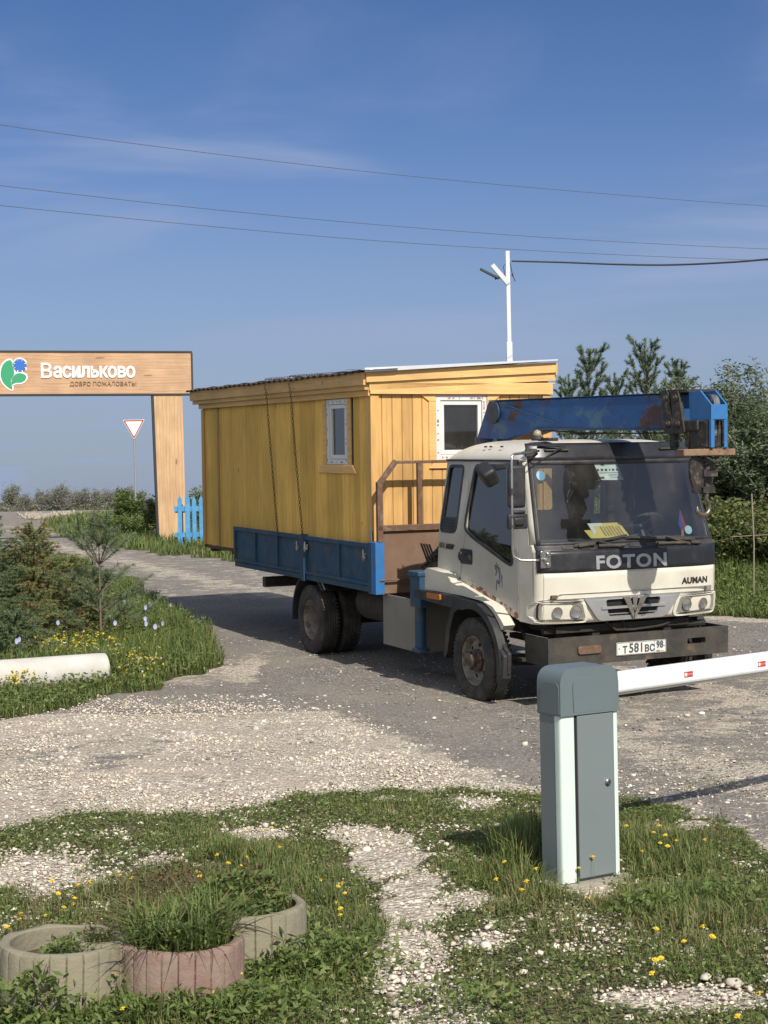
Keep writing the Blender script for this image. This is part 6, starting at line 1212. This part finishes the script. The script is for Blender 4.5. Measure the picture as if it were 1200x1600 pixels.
# ---- shrubs
def shrub(name, label, cat, loc, R, H, nst, nl, ls, w, seed, spread=.55, droop=.2, asp=.33, pal=PAL, group=None, jit=.10, low=.12, wood=BARKG):
    global rng
    keepr = rng; rng = np.random.default_rng(seed); rr = random.Random(seed); o = thing(name, label, cat, loc, rr.uniform(0, 6.28), group); q = MB(); pts = []
    for k in range(nst):
        a = rr.uniform(0, 6.283); r = R * rr.random() ** .6; h = H * rr.uniform(.62, 1.0) * (1 - .35 * (r / R) ** 2); p0 = Vector((.12 * R * math.cos(a) * rr.random(), .12 * R * math.sin(a) * rr.random(), -.05)); p1 = Vector((r * spread * math.cos(a), r * spread * math.sin(a), h * .5)); p2 = Vector((r * math.cos(a), r * math.sin(a), h))
        c = [(p0 * (1 - t) ** 2 + p1 * 2 * t * (1 - t) + p2 * t * t) for t in np.linspace(0, 1, 7)]; rad0 = .010 * H if k < 12 else .004 * H; q.tube(c, [rad0 * (1 - .85 * i / 6) for i in range(7)], 5 if k < 12 else 3); pts.append(np.array(c))
        for j in range(3):
            t = rr.uniform(.35, .9); b0 = c[int(t * 6)]; dirv = Vector((rr.gauss(0, 1), rr.gauss(0, 1), 1.0 + rr.random())).normalized() * H * rr.uniform(.10, .22); e = [b0, b0 + dirv * .5, b0 + dirv]; q.tube(e, .0022 * H, 3); pts.append(np.array([b0 + dirv * s for s in np.linspace(0, 1, 7)]))
    q.build('stems', wood, o, fix=False); A = np.array(pts); i = rng.integers(0, len(A), nl); t = low + (1 - low) * rng.random(nl) ** .75; t = t * 5.999; k = t.astype(int); f = (t - k)[:, None]; P = A[i, k] * (1 - f) + A[i, k + 1] * f + rng.normal(0, 1, (nl, 3)) * jit * R * np.array([1, 1, .7]); P[:, 2] = np.maximum(P[:, 2], .03)
    c = pick(nl, w, .2, pal); cl = .80 + .25 * rng.random(len(A)); c = c * cl[i][:, None]; V, F, C = leaves(P, rng.uniform(.65, 1.3, nl) * ls, asp, .3, c, droop); npmesh('foliage', V, F, LEAF, o, col=C); rng = keepr; return o
def on(u, v, Z): p = at(u, v, Z); return (p.x, p.y, gz1(p.x, p.y) - .03)
WP = np.array([(.14, .185, .095), (.17, .215, .12), (.10, .135, .07), (.23, .26, .16), (.24, .25, .13), (.26, .27, .07)])
shrub('willow_shrub', 'tallest grey-green willow shrub behind the crane hook at the right edge', 'shrub', on(1165, 800, 28.5), 2.0, 3.35, 90, 70000, .095, [4, 4, 4, 3, .5, 0], 5, pal=WP, jit=.05)
shrub('willow_shrub', 'willow shrub cut by the right edge of the photo, beside the tallest one', 'shrub', on(1260, 800, 27), 1.7, 3.15, 60, 40000, .095, [4, 4, 4, 3, .5, 0], 6, pal=WP, jit=.05)
shrub('willow_shrub', 'lower willow shrub seen just above the crane boom head', 'shrub', on(1078, 800, 31), 1.7, 3.15, 60, 40000, .095, [4, 4, 4, 3, .5, 0], 7, pal=WP, jit=.05)
G2 = 'bushes on the bank behind the truck'
for i, (u, Z, R_, H_, s, lb) in enumerate(((1000, 34, 1.7, 2.2, 11, 'dark green bush seen between boom and cab roof, under the tallest pine'), (900, 35, 1.7, 2.05, 12, 'dark green bush seen between boom and cab roof, nearest the yellow cabin'), (1060, 29, 1.2, 1.5, 13, 'rounded green bush behind the left side of the windshield'), (1150, 25.5, 1.15, 1.25, 14, 'yellow-green bush low behind the hanging hook'), (1225, 25, 1.2, 1.35, 15, 'yellow-green bush at the right edge below the willow'), (1110, 26.5, .9, 1.1, 16, 'small leafy bush beside the cab at the foot of the willow'))):
    shrub('leafy_bush', lb, 'bush', on(u, 800, Z), R_, H_, 46, 14000, .085, [3, 5, 3, 4, 1, 1.6 if i in (3, 4) else 0], s, pal=WP if i in (0, 1, 2) else np.array([(.13, .17, .06), (.16, .20, .07), (.10, .14, .05), (.19, .21, .08), (.2, .2, .07), (.28, .26, .05)]), asp=.5, group=G2, jit=.09)
stk = MB(); stk.tube([(0, 0, 0), (.02, 0, .9), (0, 0, 1.62)], .011, 6); ps = on(1175, 800, 22.5); stk.tube([(-.30, 0, 1.0), (.30, .02, 1.02)], .006, 4); s_ = stk.build('garden_stake', mat('weathered_stake', (.26, .23, .17), .9), None, loc=ps); tag(s_, 'thin weathered stake with a cross stick on the grassy bank', 'stake')
shrub('roadside_bush', 'dark umbel-topped shrub standing left of the arch post, in front of the sign pole', 'bush', on(196, 800, 47), .5, 1.75, 12, 3200, .12, [4, 2, 5, .5, 0, 0], 21, jit=.12, low=.3)
shrub('roadside_bush', 'dark bush touching the left side of the arch post', 'bush', on(238, 800, 43), .4, 1.15, 14, 2200, .10, [4, 2, 5, .5, 0, 0], 22)
shrub('roadside_bush', 'low weedy bush on the island between sign pole and arch', 'bush', on(215, 800, 45), .8, .6, 30, 6000, .10, [5, 3, 4, 1, 0, 0], 23)
shrub('roadside_bush', 'bushy weed seen above the blue pickets', 'bush', on(318, 800, 46), .8, 1.55, 24, 2600, .11, [5, 3, 3, 1.5, .5, 0], 24)
shrub('roadside_bush', 'low weedy bush at the left side of the island', 'bush', on(165, 800, 47), 1.1, .6, 30, 5000, .10, [5, 4, 4, 1, 0, 0], 25)
FP = np.array([(.24, .25, .19), (.28, .27, .22), (.20, .21, .16), (.30, .30, .22), (.34, .30, .25), (.26, .30, .15)])  # far tree leaves, with distance haze put in as paler, greyer colours
protos = [None] * 3; spots = [(-22, 1.0, 0), (18, 1.25, 2), (40, .85, 1), (62, .95, 0), (80, 1.0, 1), (98, 1.15, 0), (116, .9, 2), (133, 1.05, 1), (150, .9, 0), (168, 1.0, 1), (186, .85, 2), (204, 1.0, 0), (222, .9, 1), (330, 1.0, 2)]
names_ = ['leftmost tree of the far row, cut by the photo edge', 'pale bushy tree, the tallest at the left end of the far row', 'third tree from the left in the far row beyond the road', 'fourth tree from the left in the far row, above the rubble heap', 'fifth tree from the left in the far row beyond the road', 'sixth tree from the left in the far row beyond the road', 'seventh tree from the left in the far row beyond the road', 'eighth tree from the left in the far row, above the island', 'ninth tree from the left in the far row beyond the road', 'tenth tree from the left in the far row beyond the road', 'eleventh tree from the left in the far row, behind the dark umbel shrub', 'twelfth tree from the left, behind the sign pole', 'far tree just left of the arch post', 'far tree between the arch post and the yellow cabin']
for i, (u, s, k) in enumerate(spots):
    L3 = on(u, 800, 168 + 7 * math.sin(i * 2.3)); lb = names_[i]
    if protos[k] is None: protos[k] = shrub('field_tree', lb, 'tree', L3, (1.0, 1.25, .8)[k], (2.9, 2.5, 3.1)[k], 34, 2400, .17, [4, 4, 3, 3, 3, (0, 0, 4)[k]], 40 + k, pal=FP, group='row of small trees beyond the far road', jit=.12, spread=.8, low=.05); o = protos[k]
    else: o = copy_tree(protos[k]); o.location = L3; o['label'] = lb; o.rotation_euler.z = i * 1.3
    o.scale = (s * 1.15, s * 1.15, s)
# hedge mass under that row
x, y = cand(34000, -60, 12, 163, 176); P = np.stack([x, y, gz(x, y) + rng.random(len(x)) ** 1.5 * (.65 + .4 * vnoise(x, y, 4, 3))], -1); tag(veg('far_hedge', [leaves(P, .3, .6, .3, pick(len(P), [4, 3, 5, 2, 2, 0], .2, FP * .8))]), 'continuous low scrub under the far tree row', 'hedge', kind='stuff')
# ---- conifers
def conifer(name, label, cat, loc, H, whorls, nl, nw, seed, cols, group=None, r0=.02, leader=.0, subs=4, density=260, flat=False, sub_len=.28, lean=(0, 0), updir=.8):
    rg = np.random.default_rng(seed); rr = random.Random(seed); o = thing(name, label, cat, loc, 0, group); q = MB(); tr = [Vector((lean[0] * t * t * H, lean[1] * t * t * H, t * H - .03)) for t in np.linspace(0, 1, 9)]; q.tube(tr, [r0 * (1 - .8 * i / 8) for i in range(9)], 7); q.build('trunk', BARK, o, smooth='all')
    def tp(z): t = max(0, min(1, z / H)); return Vector((lean[0] * t * t * H, lean[1] * t * t * H, z))
    bw2 = MB(); sh_ = []      # (p0, p1, weight)
    sh_.append((tp(H - leader), tp(H), 1.2))
    for (z, nb, ln, up, bare) in whorls:
        a0 = rr.uniform(0, 6.28)
        for k in range(nb):
            a = a0 + k * 6.283 / nb + rr.uniform(-.25, .25); L0 = ln * rr.uniform(.75, 1.1); d = Vector((math.cos(a), math.sin(a), 0)); u0 = math.radians(up + rr.uniform(-8, 8)); b = tp(z)
            c = [b + d * L0 * math.cos(u0) * t + Vector((0, 0, L0 * math.sin(u0) * t + L0 * .22 * updir * t * t)) for t in np.linspace(0, 1, 6)]; bw2.tube(c, [max(.0035, r0 * .42) * (1 - .6 * i / 5) for i in range(6)], 5)
            for i in range(5):
                if (i + 1) / 5 > bare: sh_.append((c[i], c[i + 1], 1))
            for j in range(subs):
                t = bare + (1 - bare) * (j + .6) / subs; i = min(int(t * 5), 4); p = c[i].lerp(c[i + 1], t * 5 - i)
                for sg in (-1, 1):
                    sd2 = Vector((-d.y, d.x, 0)) * sg; v_ = (d * .75 + sd2 * rr.uniform(.5, .9) + Vector((0, 0, -.05 if flat else rr.uniform(.3, 1.0) * updir))).normalized() * L0 * sub_len * rr.uniform(.7, 1.25); bw2.tube([p, p + v_], .003, 3); sh_.append((p, p + v_, 1))
    bw2.build('branches', BARK, o, fix=False); Ps, Ds, Cs = [], [], []
    for (p0, p1, w) in sh_:
        L1 = (p1 - p0).length; n = max(4, int(density * L1 * w)); t = rg.random(n)[:, None]; A = np.array(p0); B = np.array(p1); ax_ = (B - A) / max(L1, 1e-6); P = A + (B - A) * t; pr = unit(np.cross(rg.normal(size=(n, 3)), ax_)); D = unit(ax_ * rg.uniform(.35, .9, (n, 1)) + pr * .8) * nl * rg.uniform(.7, 1.15, (n, 1)); Ps.append(P); Ds.append(D); Cs.append(np.array(cols)[rg.choice(len(cols))] * rg.uniform(.8, 1.2, (n, 1)) * np.ones((n, 3)))
    P = np.concatenate(Ps); D = np.concatenate(Ds); C = np.concatenate(Cs); s = unit(np.cross(D, rg.normal(size=D.shape))) * nw; V = np.stack([P - s / 2, P + s / 2, P + D], 1).reshape(-1, 3); F = np.arange(len(V)).reshape(-1, 3); npmesh('needles', V, F, NEED, o, col=np.repeat(C, 3, 0)); return o
PC = [(.13, .19, .10), (.15, .21, .11), (.11, .16, .085), (.18, .23, .12)]
g0 = gnd(158, 1003)
conifer('young_pine', 'slender young pine with bare lower trunk right of the spruces', 'pine', (g0.x, g0.y, gz1(g0.x, g0.y)), 1.74, [(.10, 5, .62, 20, .45), (.36, 6, .74, 24, .35), (.60, 4, .40, 30, .40), (.93, 6, .50, 40, .35), (1.16, 5, .32, 38, .15), (1.36, 4, .22, 50, .1)], .066, .0050, 51, PC, leader=.38, r0=.017, density=400, subs=3, sub_len=.36)
SC = [(.16, .22, .08), (.20, .245, .085), (.23, .25, .085), (.30, .25, .10), (.33, .21, .10), (.20, .24, .08), (.18, .23, .085)]; SD = [(.10, .16, .075), (.12, .185, .085), (.15, .21, .085)]
def spruce(u, v, Z, H, W, seed, label, cols):
    L3 = on(u, v, Z); wh = []; z = .06
    while z < H - .12: wh.append((z, 7, W * (1 - z / H) ** .8 + .06, 14 + 26 * z / H, .1)); z += .105
    return conifer('young_spruce', label, 'spruce', L3, H, wh, .034, .0062, seed, cols, group='young spruces on the left verge', leader=.2, r0=.02, subs=5, density=560, flat=True, sub_len=.30, updir=.35)
spruce(52, 900, 18.6, 1.52, .72, 61, 'bushy spruce with rusty-brown patches, centre of the left-edge clump', SC)
spruce(-28, 900, 18.2, 1.72, .75, 62, 'dark green spruce cut by the left edge of the photo', SD); spruce(108, 900, 19.6, 1.02, .55, 63, 'small olive spruce between the rusty spruce and the young pine', [SC[1], SC[2], SC[0]]); spruce(22, 900, 16.9, .62, .42, 64, 'lowest small spruce in front of the dark one at the left edge', SD)
spruce(140, 900, 20.2, .85, .50, 65, 'small dark spruce directly behind the young pine trunk', SD)
def pine_wh(H, W): return [(z, 5, W * .72 * (1 - .50 * (z / H) ** 2.0), 48 + 16 * z / H, .30) for z in np.arange(H * .15, H - .5, .50)]
PC2 = [(.13, .18, .105), (.155, .205, .12), (.11, .155, .09)]
pb = conifer('pine_tree', 'tallest pine above the crane boom, left of the willows', 'pine', on(1012, 800, 32), 3.8, pine_wh(3.8, 1.15), .085, .013, 71, PC2, group='pines behind the truck', leader=.60, r0=.035, density=400, subs=2, sub_len=.38, updir=1.5)
pa = conifer('pine_tree', 'spreading pine with candle shoots above the crane boom, nearest the yellow cabin roof', 'pine', on(925, 800, 32), 3.6, pine_wh(3.6, 1.05), .085, .013, 72, PC2, group='pines behind the truck', leader=.65, r0=.035, density=400, subs=2, sub_len=.40, updir=1.5)
for (src, u, Z, s, lb) in ((pb, 965, 34, .84, 'pine between the two tallest ones above the crane boom'), (pa, 1062, 33, .93, 'lower pine right of the tallest one, beside the willows'), (pb, 893, 34, .84, 'pine tip just right of the yellow cabin roof corner'), (pa, 783, 33, 1.03, 'pine tip at the lamp pole above the yellow cabin roof'), (pb, 612, 36, 1.0, 'small pine tips above the middle of the yellow cabin roof'), (pa, 1240, 33, .9, 'pine behind the willows at the right edge'), (pb, 838, 35, .72, 'low pine hidden behind the right part of the yellow cabin')):
    o = copy_tree(src); o.location = on(u, 800, Z); o.scale = (s, s, s); o.rotation_euler.z = u * .7; o['label'] = lb
# ---- flowers
YF = mat('yellow_petals', (.80, .56, .035), .6, var=.08); GS = mat('flower_stem', (.10, .14, .045), .7)
def flower_proto():
    o = thing('dandelion', 'yellow dandelion-like flower in the near grass', 'flower', (0, 0, 0), 0, 'yellow flowers in the near grass'); q = MB(); q.tube([(0, 0, 0), (.006, 0, .05), (0, 0, .10)], .0014, 4); q.build('stem', GS, o); q = MB()
    for r_, n_, zz_ in ((.0155, 12, .100), (.010, 9, .103)):
        for k in range(n_): a = k * 6.283 / n_ + r_ * 50; q.add([(0, 0, zz_), (r_ * math.cos(a - .2), r_ * math.sin(a - .2), zz_ + .003), (r_ * 1.08 * math.cos(a), r_ * 1.08 * math.sin(a), zz_ + .001), (r_ * math.cos(a + .2), r_ * math.sin(a + .2), zz_ + .003)], [(0, 1, 2, 3)])
    q.lathe([(.0, .094), (.006, .096), (.005, .1035), (0, .105)], (0, 0, 0), (0, 0, 1), 8); q.build('flower_head', YF, o, fix=False); return o
fp_ = flower_proto(); first = True; rr_ = random.Random(77)
FLW = [(20, 1448), (33, 1430), (35, 1438), (80, 1430), (86, 1419), (110, 1402), (115, 1415), (130, 1383), (152, 1378), (193, 1368), (218, 1370), (80, 1390), (95, 1370), (350, 1335), (348, 1350), (380, 1350), (396, 1338), (435, 1325), (354, 1370), (313, 1358), (318, 1366), (415, 1290), (413, 1298), (367, 1520), (328, 1555), (507, 1377), (516, 1385), (534, 1383), (539, 1395), (527, 1412), (541, 1418), (536, 1432), (561, 1456), (210, 1574), (797, 1342), (792, 1373), (812, 1393), (831, 1379), (847, 1359), (899, 1357), (930, 1342), (929, 1405), (1016, 1449), (1117, 1450), (1097, 1457), (1075, 1471), (1033, 1492), (1020, 1497), (1043, 1516), (1179, 1585), (1192, 1557), (1025, 1292), (1020, 1302), (1041, 1302), (1028, 1317), (1040, 1319), (1008, 1332), (1057, 1315), (1111, 1313), (975, 1292), (832, 1268)]
for (u, v) in FLW:
    h = .10 * (.9 + .5 * rr_.random()); p = onz(u, v, h); o = fp_ if first else copy_tree(fp_); first = False; o.location = (p.x, p.y, 0); s = h / .10; o.scale = (s * .62, s * .62, s); o['label'] = ('small yellow flower in the grass right of the barrier cabinet' if u > 965 else 'small yellow flower in the grass left of the barrier cabinet' if u > 700 else 'small yellow flower in the grass around or behind the ring planters'); o.rotation_euler = (rr_.gauss(0, .12) + .25, rr_.gauss(0, .12), rr_.uniform(0, 6)); o.location = (p.x, p.y + .02, 0)
n = 520; uu_ = np.concatenate([rng.normal(110, 60, 240), rng.normal(215, 20, 90), rng.normal(20, 14, 70), rng.normal(60, 50, 120)]); vv_ = np.concatenate([rng.normal(1012, 9, 240), rng.normal(1040, 10, 90), rng.normal(1070, 5, 70), rng.normal(965, 12, 120)])
PP = []
for a, b in zip(uu_, vv_):
    if a < 335 and b < 1078:
        g = gnd(a, b + 12); PP.append((g.x, g.y, gz1(g.x, g.y) + rng.uniform(.12, .2)))
PP = np.array(PP); k = len(PP); c = np.array([(.75, .60, .06)]) * rng.uniform(.8, 1.1, (k, 1)); c[rng.random(k) < .15] = (.7, .7, .6); allp = [leaves(PP + rng.normal(0, .008, PP.shape), .028, .9, 1.0, c) for _ in range(3)]; tag(veg('yellow_wildflowers', allp, LEAF), 'scatter of tiny yellow wildflowers in the left verge', 'wildflowers', kind='stuff')
CHI = mat('chicory_petals', (.50, .50, .80), .6)
o0 = None
for (u, v) in [(57, 977), (53, 986), (92, 984), (181, 988), (228, 961), (235, 955), (228, 976), (229, 993), (244, 998), (195, 950), (256, 987), (31, 1014), (27, 1022), (268, 944)]:
    g = gnd(u, v + 42)
    if o0 is None:
        o0 = thing('chicory', 'pale lilac chicory flower on a thin branching stem in the left verge', 'flower', (0, 0, 0), 0, 'chicory flowers in the left verge'); q = MB(); q.tube([(0, 0, 0), (.01, .01, .2), (0, 0, .36)], .003, 4); q.tube([(.01, .01, .2), (.06, .0, .30)], .002, 3); q.build('stem', GS, o0); q = MB()
        for k in range(12): a = k * 6.283 / 12; R_ = .026; q.add([(0, -.004, .36), (R_ * math.cos(a - .2), -.008, .36 + R_ * math.sin(a - .2)), (R_ * math.cos(a + .2), -.008, .36 + R_ * math.sin(a + .2))], [(0, 1, 2)])
        q.build('flower_head', CHI, o0, fix=False); o = o0
    else: o = copy_tree(o0)
    o.location = (g.x, g.y, gz1(g.x, g.y)); o.rotation_euler.z = rr_.uniform(-.6, .9); s = .9 + .3 * rr_.random(); o.scale = (s * .7, s * .7, s)
# ---- planter plants
def tuft(name, label, cat, cx, cy, z0, R_, n, h0, h1, w, lean, cw, extra=None):
    a = rng.uniform(0, 6.28, n); r = R_ * np.sqrt(rng.random(n)); x = r * np.cos(a); y = r * np.sin(a); V = [blades(x, y, np.zeros(n), rng.uniform(h0, h1, n), np.full(n, w), lean, pick(n, cw))]
    if extra is not None: V += extra
    o = veg(name, V); o.location = (cx, cy, z0); return tag(o, label, cat)
A_, M_, R2, B2 = PLA; zt_ = HPL - .05 - .075
def lp(n, R_, h, ls, cw, pal=PAL, sp_=1.0):
    a = rng.uniform(0, 6.28, n); r = R_ * np.sqrt(rng.random(n)) * sp_; P = np.stack([r * np.cos(a), r * np.sin(a), rng.random(n) ** .7 * h * (1 - .5 * (r / R_) ** 2)], -1); return leaves(P, rng.uniform(.6, 1.3, n) * ls, .4, .5, pick(n, cw, .2, pal), .3)
RB = np.array([(.13, .085, .05), (.16, .105, .06), (.10, .085, .04), (.09, .10, .035), (.16, .11, .06), (.06, .04, .03)])
tuft('planter_grass', 'long green grass spilling over the reddish ring planter', 'plant', R2[0], R2[1], zt_, R2[2] - .06, 900, .10, .30, .008, 1.3, [4, 6, 3, 3, .6, .3], [lp(500, .2, .16, .035, [4, 4, 3, 1, 0, 0])])
tuft('planter_plant', 'leafy green and reddish plants filling the right beige ring planter', 'plant', B2[0], B2[1], zt_ + .03, B2[2] - .06, 420, .08, .20, .005, 1.0, [4, 4, 3, 2, .5, .2], [lp(1500, .20, .17, .038, [5, 5, 4, 1, 0, 0]), lp(420, .18, .20, .03, [3, 3, 3, 1, 1, 1], RB)])
tuft('planter_plant', 'low green creeper growing inside the far left beige ring planter', 'plant', A_[0] + .06, A_[1] + .04, zt_ - .01, .14, 160, .02, .08, .004, 1.0, [4, 4, 3, 1, .2, 0], [lp(900, .15, .09, .022, [4, 4, 5, 1, 0, 0])])
tuft('planter_plant', 'dry brownish sprigs in the small middle ring planter', 'plant', M_[0], M_[1], zt_, .06, 60, .06, .18, .003, .8, [0, 1, 1, 1, 4, 5], [lp(160, .07, .16, .02, [4, 4, 3, 1, 3, 1], RB)])
g1 = gnd(255, 1440); g2_ = gnd(250, 1425); tuft('dry_bush', 'dark brownish dried perennial clump behind the reddish planter', 'plant', onz(262, 1395, .2).x, onz(262, 1395, .2).y, 0, .20, 500, .18, .36, .003, .7, [1, 1, 1, 1, 3, 5], [lp(2600, .26, .36, .022, [4, 4, 4, 1.4, 3, 2], RB)])
tuft('tall_grass_tuft', 'tall grass tuft left of the grey barrier cabinet', 'plant', onz(822, 1350, 0).x, onz(822, 1350, 0).y, 0, .16, 420, .14, .36, .0055, .8, [4, 6, 2, 3, 1, .6])
